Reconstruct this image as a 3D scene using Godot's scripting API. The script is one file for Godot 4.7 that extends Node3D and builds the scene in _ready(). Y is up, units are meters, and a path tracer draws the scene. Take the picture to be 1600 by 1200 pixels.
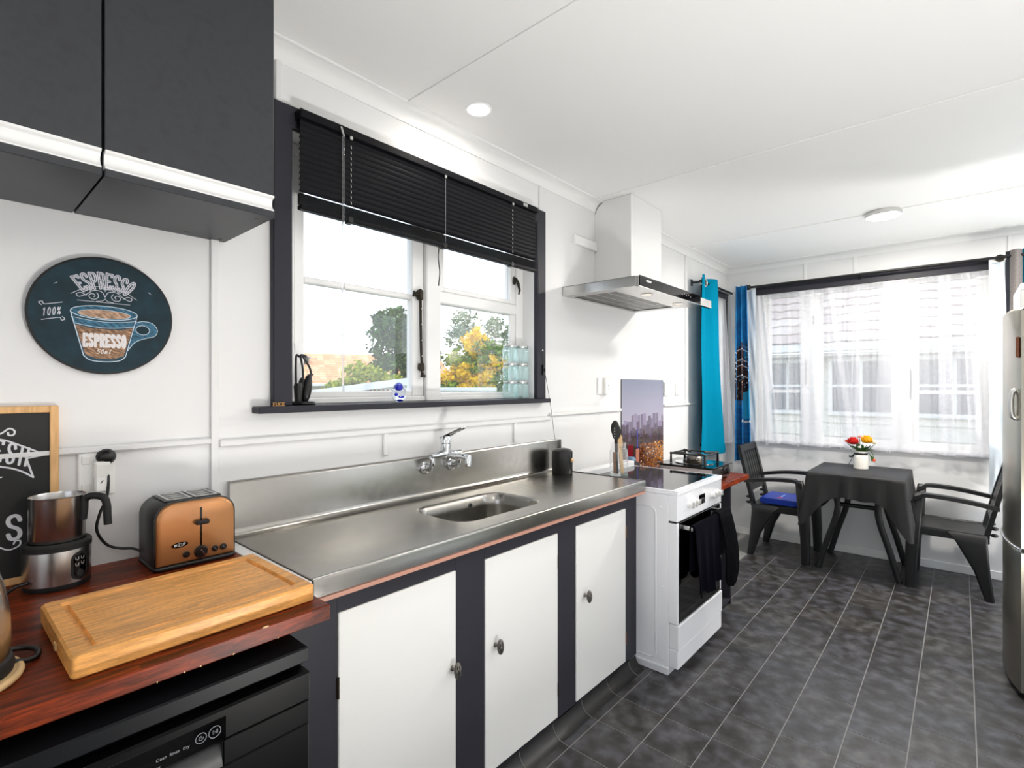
extends Node3D
# A long white kitchen: sink bench under a window on the left wall, stove, dining corner at the far end.
# x runs along the kitchen wall towards the dining corner, z out from that wall, y up. Metres.

const WALL := -1.69      # face of the kitchen wall
const FAR := 5.03        # face of the far wall
const TOP := 2.505       # ceiling
const WORK := 0.915      # timber worktop
const BENCH := 0.92      # steel bench

var mats := {}
var counts := {}
var rng := RandomNumberGenerator.new()

# ---------------------------------------------------------------- geometry helper
class Shape:
	var st := SurfaceTool.new()
	var group := 1
	var xf := Transform3D()
	func _init():
		st.begin(Mesh.PRIMITIVE_TRIANGLES)
	func at(p: Vector3, b := Basis()):
		xf = Transform3D(b, p)
		return self
	func flat():
		st.set_smooth_group(0xFFFFFFFF)
	func smooth():
		group += 1
		st.set_smooth_group(group)
	func vert(p: Vector3, uv := Vector2()):
		st.set_uv(uv)
		st.add_vertex(xf * p)
	func tri(a, b, c, ua := Vector2(), ub := Vector2(), uc := Vector2()):
		vert(a, ua); vert(c, uc); vert(b, ub)
	func quad(a, b, c, d, ua := Vector2(0, 1), ub := Vector2(1, 1), uc := Vector2(1, 0), ud := Vector2(0, 0)):
		tri(a, b, c, ua, ub, uc); tri(a, c, d, ua, uc, ud)
	# a box from corner to corner, its edges chamfered by r
	func box(lo: Vector3, hi: Vector3, r := 0.0):
		flat()
		var c := (lo + hi) / 2
		var h := (hi - lo).abs() / 2
		r = minf(r, 0.45 * minf(h.x, minf(h.y, h.z)))
		for k in 3:
			var u := Vector3(); var v := Vector3(); var n := Vector3()
			n[k] = 1; u[(k + 1) % 3] = 1; v[(k + 2) % 3] = 1
			var hu = h[(k + 1) % 3] - r; var hv = h[(k + 2) % 3] - r
			for s in [-1.0, 1.0]:
				var o: Vector3 = c + n * h[k] * s
				var a = o - u * hu - v * hv; var b = o + u * hu - v * hv
				var d = o + u * hu + v * hv; var e = o - u * hu + v * hv
				if s > 0: quad(a, b, d, e)
				else: quad(a, e, d, b)
			if r > 0:
				for su in [-1.0, 1.0]:
					for sv in [-1.0, 1.0]:
						# edge running along n between faces u and v
						var p = c + u * su * h[(k + 1) % 3] + v * sv * (h[(k + 2) % 3] - r)
						var q = c + u * su * (h[(k + 1) % 3] - r) + v * sv * h[(k + 2) % 3]
						var w: Vector3 = n * (h[k] - r)
						if su * sv > 0: quad(p - w, q - w, q + w, p + w)
						else: quad(p - w, p + w, q + w, q - w)
		if r > 0:
			for sx in [-1.0, 1.0]:
				for sy in [-1.0, 1.0]:
					for sz in [-1.0, 1.0]:
						var s := Vector3(sx, sy, sz)
						var p = c + s * Vector3(h.x, h.y - r, h.z - r)
						var q = c + s * Vector3(h.x - r, h.y, h.z - r)
						var t = c + s * Vector3(h.x - r, h.y - r, h.z)
						if sx * sy * sz > 0: tri(p, q, t)
						else: tri(p, t, q)
		return self
	# a box round a centre
	func block(c: Vector3, s: Vector3, r := 0.0):
		return box(c - s / 2, c + s / 2, r)
	# a profile of (radius, height) turned round the y axis
	func lathe(prof: Array, n := 32, sx := 1.0, sz := 1.0):
		smooth()
		for i in prof.size() - 1:
			var a: Vector2 = prof[i]; var b: Vector2 = prof[i + 1]
			if i > 0 and absf((a - prof[i - 1]).angle_to(b - a)) > 0.6: smooth()
			for k in n:
				var t0 := TAU * k / n; var t1 := TAU * (k + 1) / n
				var p := Vector3(cos(t0) * a.x * sx, a.y, -sin(t0) * a.x * sz); var q := Vector3(cos(t1) * a.x * sx, a.y, -sin(t1) * a.x * sz)
				var r := Vector3(cos(t1) * b.x * sx, b.y, -sin(t1) * b.x * sz); var s := Vector3(cos(t0) * b.x * sx, b.y, -sin(t0) * b.x * sz)
				var u0 := float(k) / n; var u1 := float(k + 1) / n
				if a.x > 1e-6: tri(p, q, r, Vector2(u0, a.y), Vector2(u1, a.y), Vector2(u1, b.y))
				if b.x > 1e-6: tri(p, r, s, Vector2(u0, a.y), Vector2(u1, b.y), Vector2(u0, b.y))
		return self
	# a tube along points, r a number or one radius per point; sy squashes it upwards
	func tube(pts: Array, r, n := 10, closed := false, caps := true):
		var m := pts.size()
		var rings := []
		var side := Vector3()
		for i in m:
			var d: Vector3
			if closed: d = pts[(i + 1) % m] - pts[(i + m - 1) % m]
			else: d = pts[mini(i + 1, m - 1)] - pts[maxi(i - 1, 0)]
			d = d.normalized()
			if side == Vector3(): side = d.cross(Vector3.UP if absf(d.y) < 0.9 else Vector3.RIGHT).normalized()
			side = (side - d * side.dot(d)).normalized()
			var up := side.cross(d)
			var rr: float = r[i] if r is Array else r
			var ring := []
			for k in n:
				var t := TAU * k / n
				ring.append(pts[i] + (side * cos(t) + up * sin(t)) * rr)
			rings.append(ring)
		smooth()
		for i in (m if closed else m - 1):
			var a: Array = rings[i]; var b: Array = rings[(i + 1) % m]
			for k in n:
				var l := (k + 1) % n
				quad(a[k], b[k], b[l], a[l])
		if caps and not closed:
			flat()
			for k in range(1, n - 1):
				tri(rings[0][0], rings[0][k], rings[0][k + 1])
				tri(rings[m - 1][0], rings[m - 1][k + 1], rings[m - 1][k])
		return self
	# a 2D outline (counter-clockwise) in the xy plane pushed from z0 to z1, placed by f
	func prism(poly: Array, z0: float, z1: float, f := Transform3D(), inset := 0.0):
		var p := PackedVector2Array(poly)
		if Geometry2D.is_polygon_clockwise(p): p.reverse()
		# is_polygon_clockwise works in a y-down plane; settle the turn by area
		var area := 0.0
		for i in p.size(): area += p[i].cross(p[(i + 1) % p.size()])
		if area < 0: p.reverse()
		var n := p.size()
		var face := p
		if inset > 0:
			face = PackedVector2Array()
			for i in n:
				var e0 := (p[i] - p[(i + n - 1) % n]).normalized(); var e1 := (p[(i + 1) % n] - p[i]).normalized()
				var nn := Vector2(-e0.y - e1.y, e0.x + e1.x).normalized()
				face.append(p[i] + nn * inset / maxf(0.4, nn.dot(Vector2(-e1.y, e1.x))))
		var tris := Geometry2D.triangulate_polygon(face)
		flat()
		for i in range(0, tris.size(), 3):
			var a := face[tris[i]]; var b := face[tris[i + 1]]; var c := face[tris[i + 2]]
			if (b - a).cross(c - a) < 0:
				var t := b; b = c; c = t
			tri(f * Vector3(a.x, a.y, z1), f * Vector3(b.x, b.y, z1), f * Vector3(c.x, c.y, z1))
			tri(f * Vector3(a.x, a.y, z0), f * Vector3(c.x, c.y, z0), f * Vector3(b.x, b.y, z0))
		smooth()
		for i in n:
			var j := (i + 1) % n
			if absf((p[j] - p[i]).angle_to(p[i] - p[(i + n - 1) % n])) > 0.6: smooth()
			var zi0 := z0 + inset; var zi1 := z1 - inset
			quad(f * Vector3(p[i].x, p[i].y, zi0), f * Vector3(p[j].x, p[j].y, zi0), f * Vector3(p[j].x, p[j].y, zi1), f * Vector3(p[i].x, p[i].y, zi1))
			if inset > 0:
				quad(f * Vector3(p[i].x, p[i].y, zi1), f * Vector3(p[j].x, p[j].y, zi1), f * Vector3(face[j].x, face[j].y, z1), f * Vector3(face[i].x, face[i].y, z1))
				quad(f * Vector3(face[i].x, face[i].y, z0), f * Vector3(face[j].x, face[j].y, z0), f * Vector3(p[j].x, p[j].y, zi0), f * Vector3(p[i].x, p[i].y, zi0))
		return self
	# a surface p(u, v); a thickness gives it a back, offset along -normal
	func sheet(fn: Callable, nu: int, nv: int, thick := 0.0):
		var g := []
		for i in nu + 1:
			var row := []
			for j in nv + 1: row.append(fn.call(float(i) / nu, float(j) / nv))
			g.append(row)
		smooth()
		for i in nu:
			for j in nv:
				var u0 := float(i) / nu; var u1 := float(i + 1) / nu; var v0 := float(j) / nv; var v1 := float(j + 1) / nv
				quad(g[i][j], g[i + 1][j], g[i + 1][j + 1], g[i][j + 1], Vector2(u0, 1 - v0), Vector2(u1, 1 - v0), Vector2(u1, 1 - v1), Vector2(u0, 1 - v1))
		if thick > 0:
			var b := []
			for i in nu + 1:
				var row := []
				for j in nv + 1:
					var du: Vector3 = g[mini(i + 1, nu)][j] - g[maxi(i - 1, 0)][j]
					var dv: Vector3 = g[i][mini(j + 1, nv)] - g[i][maxi(j - 1, 0)]
					row.append(g[i][j] - du.cross(dv).normalized() * thick)
				b.append(row)
			smooth()
			for i in nu:
				for j in nv:
					var u0 := float(i) / nu; var u1 := float(i + 1) / nu; var v0 := float(j) / nv; var v1 := float(j + 1) / nv
					quad(b[i][j], b[i][j + 1], b[i + 1][j + 1], b[i + 1][j], Vector2(u0, 1 - v0), Vector2(u0, 1 - v1), Vector2(u1, 1 - v1), Vector2(u1, 1 - v0))
			flat()
			for i in nu:
				quad(b[i][0], b[i + 1][0], g[i + 1][0], g[i][0])
				quad(g[i][nv], g[i + 1][nv], b[i + 1][nv], b[i][nv])
			for j in nv:
				quad(g[0][j], g[0][j + 1], b[0][j + 1], b[0][j])
				quad(b[nu][j], b[nu][j + 1], g[nu][j + 1], g[nu][j])
		return self
	# loops of equal length joined one after another
	func loft(loops: Array, cap_last := false):
		smooth()
		for i in loops.size() - 1:
			var a: Array = loops[i]; var b: Array = loops[i + 1]
			for k in a.size():
				var l := (k + 1) % a.size()
				quad(a[k], a[l], b[l], b[k])
		if cap_last:
			var e: Array = loops[-1]
			var c := Vector3()
			for p in e: c += p
			c /= e.size()
			for k in e.size(): tri(e[k], e[(k + 1) % e.size()], c)
		return self
	func ball(c: Vector3, r: Vector3, n := 16):
		smooth()
		for i in n / 2:
			var a0 := PI * i / (n / 2) - PI / 2; var a1 := PI * (i + 1) / (n / 2) - PI / 2
			for k in n:
				var t0 := TAU * k / n; var t1 := TAU * (k + 1) / n
				var f := func(a, t): return c + Vector3(cos(a) * cos(t), sin(a), -cos(a) * sin(t)) * r
				if i > 0: tri(f.call(a0, t0), f.call(a0, t1), f.call(a1, t1))
				if i < n / 2 - 1: tri(f.call(a0, t0), f.call(a1, t1), f.call(a1, t0))
		return self
	func mesh():
		st.generate_normals()
		return st.commit()

# ---------------------------------------------------------------- scene helpers
func numbered(called: String) -> String:
	counts[called] = counts.get(called, -1) + 1
	return called if counts[called] == 0 else "%s_%03d" % [called, counts[called]]

func obj(called: String, s, m, parent: Node = self) -> MeshInstance3D:
	var o := MeshInstance3D.new()
	o.mesh = s.mesh() if s is Shape else s
	o.material_override = m
	o.name = numbered(called) if parent == self else called
	parent.add_child(o, true)
	return o

func tag(o: Node, label: String, category: String, group := ""):
	o.set_meta("label", label)
	o.set_meta("category", category)
	if group: o.set_meta("group", group)
	return o

func thing(called: String, label: String, category: String, at := Vector3(), turn := 0.0, group := "") -> Node3D:
	var o := Node3D.new()
	o.name = numbered(called)
	add_child(o)
	o.position = at
	o.rotation.y = turn
	return tag(o, label, category, group)

func struct(called: String, s = null, m = null, label := "") -> Node3D:
	var o: Node3D
	if s == null:
		o = Node3D.new()
		o.name = called
		add_child(o, true)
	else:
		o = obj(called, s, m)
	o.set_meta("kind", "structure")
	if label: o.set_meta("label", label)
	return o

func V(x = 0.0, y = 0.0, z = 0.0) -> Vector3:
	return Vector3(x, y, z)

func text(called: String, what: String, size: float, depth: float, m, parent: Node, where: Transform3D, serif := false, squeeze := 1.0) -> MeshInstance3D:
	var t := TextMesh.new()
	var f := SystemFont.new()
	f.font_names = PackedStringArray(["Droid Serif" if serif else "Droid Sans"])
	t.font = f
	t.font_size = 32
	t.pixel_size = size / 32.0
	t.depth = depth
	t.text = what
	t.curve_step = 1.5
	var o := MeshInstance3D.new()
	o.mesh = t
	o.material_override = m
	o.name = called
	parent.add_child(o, true)
	o.transform = where * Transform3D(Basis.from_scale(Vector3(squeeze, 1, 1)), Vector3())
	return o

func mat(key: String, c: Color, rough := 0.5, metal := 0.0) -> StandardMaterial3D:
	if mats.has(key): return mats[key]
	var m := StandardMaterial3D.new()
	m.resource_name = key
	m.albedo_color = c
	m.roughness = rough
	m.metallic = metal
	mats[key] = m
	return m

func noise(freq: float, seed_: int, octaves := 4, type := FastNoiseLite.TYPE_SIMPLEX_SMOOTH) -> FastNoiseLite:
	var n := FastNoiseLite.new()
	n.seed = seed_
	n.frequency = freq
	n.noise_type = type
	n.fractal_octaves = octaves
	return n

func noise_tex(freq: float, seed_: int, ramp: Array, size := 512, octaves := 4) -> NoiseTexture2D:
	var t := NoiseTexture2D.new()
	t.width = size; t.height = size
	t.seamless = true
	t.noise = noise(freq, seed_, octaves)
	var g := Gradient.new()
	var offs := PackedFloat32Array(); var cols := PackedColorArray()
	for i in ramp.size():
		offs.append(ramp[i][0]); cols.append(ramp[i][1])
	g.offsets = offs; g.colors = cols
	t.color_ramp = g
	return t

func triplanar(m: StandardMaterial3D, scale: Vector3, world := true):
	m.uv1_triplanar = true
	m.uv1_world_triplanar = world
	m.uv1_scale = scale
	m.uv1_triplanar_sharpness = 8.0
	return m

# timber of glued staves: grain runs along the image's u
func wood_image(w: int, h: int, staves: int, base: Color, spread: float, streak: float, seed_: int, whole := false) -> ImageTexture:
	var im := Image.create(w, h, false, Image.FORMAT_RGB8)
	var n1 := noise(0.02, seed_, 3); var n2 := noise(0.11, seed_ + 5, 3)
	var r := RandomNumberGenerator.new()
	r.seed = seed_
	var tone := []; var hue := []
	for i in staves * 4: tone.append(r.randf_range(-spread, spread)); hue.append(r.randf_range(-0.4, 0.4) * spread)
	for y in h:
		var s: int = y * staves / h
		for x in w:
			var part: int = 0 if whole else ((x + s * 137) % w) * 2 / w
			var k: int = s * 2 + part
			var v: float = 1.0 + tone[k] + streak * n1.get_noise_2d(x * 0.35, y * 5.0 + k * 91.0) + 0.6 * streak * n2.get_noise_2d(x * 0.25, y * 6.0 + k * 37.0)
			im.set_pixel(x, y, Color(clampf(base.r * v, 0, 1), clampf(base.g * (v + hue[k] * 0.3), 0, 1), clampf(base.b * (v + hue[k] * 0.5), 0, 1)))
	return ImageTexture.create_from_image(im)

# ---- flat print: strokes and filled outlines on an image
func dab(im: Image, a: Vector2, b: Vector2, w: float, c: Color):
	var lo := Vector2(minf(a.x, b.x), minf(a.y, b.y)) - Vector2(w + 1, w + 1); var hi := Vector2(maxf(a.x, b.x), maxf(a.y, b.y)) + Vector2(w + 1, w + 1)
	var d := b - a; var l := d.length_squared()
	for y in range(maxi(0, int(lo.y)), mini(im.get_height() - 1, int(hi.y)) + 1):
		for x in range(maxi(0, int(lo.x)), mini(im.get_width() - 1, int(hi.x)) + 1):
			var p := Vector2(x + 0.5, y + 0.5)
			var t := 0.0 if l < 1e-6 else clampf((p - a).dot(d) / l, 0, 1)
			var k := clampf(w / 2 - p.distance_to(a + d * t) + 0.5, 0, 1) * c.a
			if k > 0: im.set_pixel(x, y, im.get_pixel(x, y).lerp(Color(c.r, c.g, c.b), k))

func stroke(im: Image, pts: Array, w: float, c: Color):
	for i in pts.size() - 1: dab(im, pts[i], pts[i + 1], w, c)

func fill(im: Image, pts: Array, c: Color, grain: FastNoiseLite = null, amount := 0.0):
	var p := PackedVector2Array(pts)
	var lo := p[0]; var hi := p[0]
	for q in p: lo = Vector2(minf(lo.x, q.x), minf(lo.y, q.y)); hi = Vector2(maxf(hi.x, q.x), maxf(hi.y, q.y))
	for y in range(maxi(0, int(lo.y)), mini(im.get_height() - 1, int(hi.y)) + 1):
		for x in range(maxi(0, int(lo.x)), mini(im.get_width() - 1, int(hi.x)) + 1):
			if Geometry2D.is_point_in_polygon(Vector2(x + 0.5, y + 0.5), p):
				var k := 1.0 + (amount * grain.get_noise_2d(x + y * 0.6, (y - x * 0.5) * 4.0) if grain else 0.0)
				var o := im.get_pixel(x, y)
				im.set_pixel(x, y, o.lerp(Color(clampf(c.r * k, 0, 1), clampf(c.g * k, 0, 1), clampf(c.b * k, 0, 1)), c.a))

func oval(c: Vector2, rx: float, ry: float, a0 := 0.0, a1 := TAU, n := 40, tilt := 0.0) -> Array:
	var out := []
	for i in n + 1:
		var t := a0 + (a1 - a0) * i / n
		out.append(c + Vector2(cos(t) * rx, sin(t) * ry).rotated(tilt))
	return out

func smooth_path(pts: Array, n := 8) -> Array:
	var out := []
	for i in pts.size() - 1:
		var a = pts[maxi(i - 1, 0)]; var b = pts[i]; var c = pts[i + 1]; var d = pts[mini(i + 2, pts.size() - 1)]
		for k in n:
			out.append(b.cubic_interpolate(c, a, d, float(k) / n))
	out.append(pts[-1])
	return out

# letters as strokes in a cell 0..1 wide, 0..1 high (y down); used for the hand-drawn print
func glyph(ch: String) -> Array:
	match ch:
		"E": return [[V2(0.15, 0), V2(0.15, 1)], [V2(0.15, 0.03), V2(0.9, 0.03), V2(0.9, 0.16)], [V2(0.15, 0.5), V2(0.65, 0.5)], [V2(0.15, 0.97), V2(0.9, 0.97), V2(0.9, 0.8)]]
		"F": return [[V2(0.15, 0), V2(0.15, 1)], [V2(0.15, 0.03), V2(0.9, 0.03), V2(0.9, 0.16)], [V2(0.15, 0.48), V2(0.7, 0.48)]]
		"S": return [smooth_path([V2(0.85, 0.22), V2(0.75, 0.06), V2(0.5, 0.0), V2(0.22, 0.08), V2(0.15, 0.26), V2(0.3, 0.43), V2(0.7, 0.57), V2(0.85, 0.74), V2(0.78, 0.92), V2(0.5, 1.0), V2(0.25, 0.94), V2(0.15, 0.78)], 5)]
		"P": return [[V2(0.15, 0), V2(0.15, 1)], smooth_path([V2(0.15, 0.03), V2(0.6, 0.03), V2(0.85, 0.14), V2(0.85, 0.42), V2(0.6, 0.54), V2(0.15, 0.54)], 5)]
		"R": return [[V2(0.15, 0), V2(0.15, 1)], smooth_path([V2(0.15, 0.03), V2(0.6, 0.03), V2(0.85, 0.14), V2(0.85, 0.4), V2(0.6, 0.5), V2(0.15, 0.5)], 5), [V2(0.55, 0.5), V2(0.9, 1)]]
		"O", "0": return [oval(V2(0.5, 0.5), 0.36, 0.5, 0, TAU, 24)]
		"H": return [[V2(0.15, 0), V2(0.15, 1)], [V2(0.85, 0), V2(0.85, 1)], [V2(0.15, 0.5), V2(0.85, 0.5)]]
		"1": return [[V2(0.3, 0.2), V2(0.55, 0), V2(0.55, 1)]]
		"5": return [smooth_path([V2(0.8, 0.02), V2(0.3, 0.04), V2(0.22, 0.45), V2(0.6, 0.4), V2(0.85, 0.65), V2(0.65, 0.95), V2(0.2, 0.95)], 5)]
		"%": return [oval(V2(0.25, 0.2), 0.16, 0.18, 0, TAU, 14), oval(V2(0.75, 0.8), 0.16, 0.18, 0, TAU, 14), [V2(0.85, 0.05), V2(0.15, 0.95)]]
		"m": return [[V2(0.1, 1), V2(0.15, 0.45)], smooth_path([V2(0.15, 0.6), V2(0.35, 0.45), V2(0.45, 0.6), V2(0.42, 1)], 4), smooth_path([V2(0.45, 0.65), V2(0.7, 0.45), V2(0.82, 0.6), V2(0.8, 1)], 4)]
		"l": return [smooth_path([V2(0.6, 0.0), V2(0.4, 0.5), V2(0.45, 0.95), V2(0.7, 0.9)], 4)]
	return []

func V2(x, y) -> Vector2:
	return Vector2(x, y)

# letters laid out by place(u, v): u along the word 0..1, v down the letter 0..1
func write(im: Image, word: String, place: Callable, w: float, c: Color, gap := 0.12):
	var n := word.length()
	for i in n:
		for line in glyph(word[i]):
			var pts := []
			for p in line: pts.append(place.call((i + gap + p.x * (1.0 - 2 * gap)) / n, p.y))
			stroke(im, pts, w, c)

# ---------------------------------------------------------------- materials
func make_materials():
	mat("white wall paint", Color(0.90, 0.90, 0.90), 0.45)
	mat("ceiling paint", Color(0.955, 0.955, 0.95), 0.6)
	mat("white trim paint", Color(0.94, 0.94, 0.935), 0.3)
	mat("charcoal paint", Color(0.195, 0.195, 0.222), 0.42).metallic_specular = 0.3
	mat("cabinet white", Color(0.915, 0.915, 0.905), 0.32)
	mat("white plastic", Color(0.93, 0.93, 0.92), 0.25)
	mat("white enamel", Color(0.93, 0.935, 0.95), 0.16)
	mat("black plastic", Color(0.035, 0.035, 0.038), 0.35)
	mat("black gloss", Color(0.012, 0.012, 0.014), 0.05)
	mat("soft black", Color(0.05, 0.05, 0.053), 0.6)
	mat("dark grey plastic", Color(0.115, 0.118, 0.125), 0.42)
	mat("chrome", Color(0.86, 0.87, 0.88), 0.07, 1.0)
	mat("aluminium", Color(0.83, 0.83, 0.82), 0.32, 1.0)
	mat("bronze", Color(0.19, 0.165, 0.125), 0.45, 0.6)
	mat("copper strip", Color(0.72, 0.53, 0.46), 0.5)
	var pew := mat("pewter", Color(0.48, 0.46, 0.44), 0.3, 0.9)
	pew.clearcoat_enabled = true
	pew.clearcoat = 0.3
	var steel := mat("brushed steel", Color(0.65, 0.64, 0.62), 0.27, 1.0)
	steel.roughness_texture = noise_tex(0.03, 7, [[0.0, Color(0.75, 0.75, 0.75)], [1.0, Color(1, 1, 1)]])
	triplanar(steel, V(1.2, 1.2, 9))
	mat("satin steel", Color(0.72, 0.71, 0.70), 0.25, 1.0)
	mat("fridge steel", Color(0.64, 0.62, 0.57), 0.28, 1.0)
	var cab := mat("charcoal laminate", Color(0.185, 0.195, 0.21), 0.42)
	cab.albedo_texture = noise_tex(0.035, 21, [[0.0, Color(0.86, 0.86, 0.87)], [0.5, Color(1, 1, 1)], [1.0, Color(0.93, 0.93, 0.95)]])
	triplanar(cab, V(1.1, 1.1, 1.1))
	# the vinyl tiles: slate greys with brown and blue clouds, five tints
	for i in 5:
		var t := mat("slate tile %d" % i, [Color(0.97, 0.96, 0.95), Color(0.93, 0.935, 0.96), Color(1.0, 0.985, 0.955), Color(0.90, 0.895, 0.90), Color(0.955, 0.95, 0.965)][i], 0.42)
		if i == 0:
			t.albedo_texture = noise_tex(0.011, 31, [[0.0, Color(0.12, 0.11, 0.10)], [0.33, Color(0.195, 0.186, 0.18)], [0.52, Color(0.245, 0.242, 0.248)], [0.75, Color(0.31, 0.31, 0.328)], [1.0, Color(0.40, 0.375, 0.35)]], 1024, 5)
			t.roughness_texture = noise_tex(0.02, 32, [[0.0, Color(0.8, 0.8, 0.8)], [1.0, Color(1, 1, 1)]])
		else:
			t.albedo_texture = mats["slate tile 0"].albedo_texture
			t.roughness_texture = mats["slate tile 0"].roughness_texture
		triplanar(t, V(0.9, 0.9, 0.9))
	mat("tile joint", Color(0.52, 0.515, 0.51), 0.7)
	mat("coved vinyl", Color(0.115, 0.108, 0.105), 0.5)
	var timber := mat("jarrah worktop", Color(1, 1, 1), 0.36)
	timber.albedo_texture = wood_image(768, 512, 9, Color(0.40, 0.155, 0.062), 0.16, 0.55, 3)
	triplanar(timber, V(1.1, 1.1, 1.1))
	timber.metallic_specular = 0.28
	var board := mat("acacia board", Color(1, 1, 1), 0.42)
	board.albedo_texture = wood_image(768, 384, 6, Color(0.84, 0.60, 0.32), 0.05, 0.19, 11, true)
	triplanar(board, V(1.7, 1.7, 2.6), false)
	var pine := mat("pine", Color(0.93, 0.74, 0.51), 0.5)
	pine.albedo_texture = noise_tex(0.02, 5, [[0.0, Color(0.86, 0.84, 0.8)], [1.0, Color(1, 1, 1)]])
	triplanar(pine, V(9, 1, 9))
	mat("pale wood", Color(0.86, 0.72, 0.52), 0.6)
	mat("brown wood", Color(0.55, 0.37, 0.23), 0.6)
	var glass := mat("window glass", Color(0.97, 0.985, 0.98, 0.04), 0.0)
	glass.transparency = BaseMaterial3D.TRANSPARENCY_ALPHA
	var jar := mat("jar glass", Color(0.95, 0.97, 0.97, 0.05), 0.02)
	jar.transparency = BaseMaterial3D.TRANSPARENCY_ALPHA
	var aqua := mat("aqua glass", Color(0.62, 0.92, 0.92, 0.09), 0.03)
	aqua.transparency = BaseMaterial3D.TRANSPARENCY_ALPHA
	var acr := mat("clear acrylic", Color(0.97, 0.97, 0.98, 0.02), 0.02)
	acr.refraction_enabled = true
	acr.refraction_scale = 0.049
	var sheer := mat("white voile", Color(0.86, 0.86, 0.885, 0.36), 0.9)
	sheer.transparency = BaseMaterial3D.TRANSPARENCY_ALPHA
	sheer.backlight_enabled = true
	sheer.backlight = Color(0.7, 0.7, 0.7)
	sheer.cull_mode = BaseMaterial3D.CULL_DISABLED
	var lining := mat("pale lining cloth", Color(0.80, 0.84, 0.875), 0.85)
	lining.backlight_enabled = true
	lining.backlight = Color(0.35, 0.35, 0.35)
	var teal := mat("teal cloth", Color(0.0, 0.49, 0.62), 0.85)
	teal.metallic_specular = 0.15
	teal.backlight_enabled = true
	teal.backlight = Color(0.22, 0.22, 0.22)
	var grey := mat("grey woven cloth", Color(0.50, 0.49, 0.49), 0.9)
	grey.albedo_texture = noise_tex(0.12, 61, [[0.0, Color(0.62, 0.56, 0.54)], [0.5, Color(0.92, 0.9, 0.88)], [1.0, Color(1, 0.98, 0.98)]])
	triplanar(grey, V(4, 1.4, 4))
	var cloth := mat("black table linen", Color(0.032, 0.031, 0.04), 0.62)
	cloth.rim_enabled = true
	cloth.rim = 0.22
	var navy := mat("navy towelling", Color(0.05, 0.048, 0.09), 0.95)
	navy.rim_enabled = true
	navy.rim = 0.08
	navy.metallic_specular = 0.1
	navy.albedo_texture = noise_tex(0.2, 71, [[0.0, Color(0.6, 0.6, 0.62)], [1.0, Color(1, 1, 1)]], 256)
	triplanar(navy, V(14, 14, 14))
	mat("mitt cloth", Color(0.042, 0.043, 0.058), 0.9).metallic_specular = 0.15
	mat("resin", Color(0.07, 0.074, 0.082), 0.42)
	mat("slat black", Color(0.075, 0.076, 0.092), 0.38).metallic_specular = 0.25
	mat("cord white", Color(0.9, 0.9, 0.88), 0.7)
	mat("letter gold", Color(0.83, 0.62, 0.36), 0.5)
	mat("print white", Color(0.93, 0.93, 0.92), 0.6)
	mat("print grey", Color(0.55, 0.56, 0.58), 0.5)
	var copper := mat("copper paint", Color(0.76, 0.53, 0.33), 0.33, 0.7)
	copper.clearcoat_enabled = true
	copper.clearcoat = 0.6
	copper.clearcoat_roughness = 0.12
	mat("appliance black", Color(0.025, 0.027, 0.032), 0.34).metallic_specular = 0.22
	mat("appliance grey", Color(0.07, 0.077, 0.088), 0.36).metallic_specular = 0.25
	mat("lamp white", Color(0.95, 0.95, 0.95), 0.4)
	var glow := mat("lamp glow", Color(1, 1, 1), 0.5)
	glow.emission_enabled = true
	glow.emission = Color(1, 0.985, 0.96)
	glow.emission_energy_multiplier = 2.2
	var warm := mat("hood lamp glow", Color(1, 1, 1), 0.5)
	warm.emission_enabled = true
	warm.emission = Color(1, 0.86, 0.66)
	warm.emission_energy_multiplier = 1.5

# ---------------------------------------------------------------- light, camera
func make_view():
	var cam := Camera3D.new()
	cam.name = "camera"
	cam.projection = Camera3D.PROJECTION_FRUSTUM
	cam.near = 0.05
	cam.far = 200
	cam.size = 2 * 0.05 * 600.0 / 797.75
	cam.frustum_offset = Vector2(0, 0.05 * 3.77 / 797.75)
	add_child(cam)
	cam.position = V(0, 1.38, 0)
	cam.rotation.y = 0.7213 - PI / 2
	cam.current = true
	var e := Environment.new()
	e.tonemap_mode = Environment.TONE_MAPPER_LINEAR
	e.tonemap_exposure = 1.1
	e.sdfgi_enabled = true
	e.ssao_enabled = true
	e.ssil_enabled = true
	var sky := Sky.new()
	var sm := ProceduralSkyMaterial.new()
	sm.sky_top_color = Color(0.86, 0.92, 1.0)
	sm.sky_horizon_color = Color(0.98, 0.99, 1.0)
	sm.ground_bottom_color = Color(0.62, 0.62, 0.6)
	sm.ground_horizon_color = Color(0.8, 0.8, 0.79)
	sm.sky_energy_multiplier = 1.0
	sm.ground_energy_multiplier = 1.0
	sky.sky_material = sm
	e.sky = sky
	e.background_mode = Environment.BG_SKY
	e.background_energy_multiplier = 2.2
	var w := WorldEnvironment.new()
	w.name = "world_environment"
	w.environment = e
	add_child(w)

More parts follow.
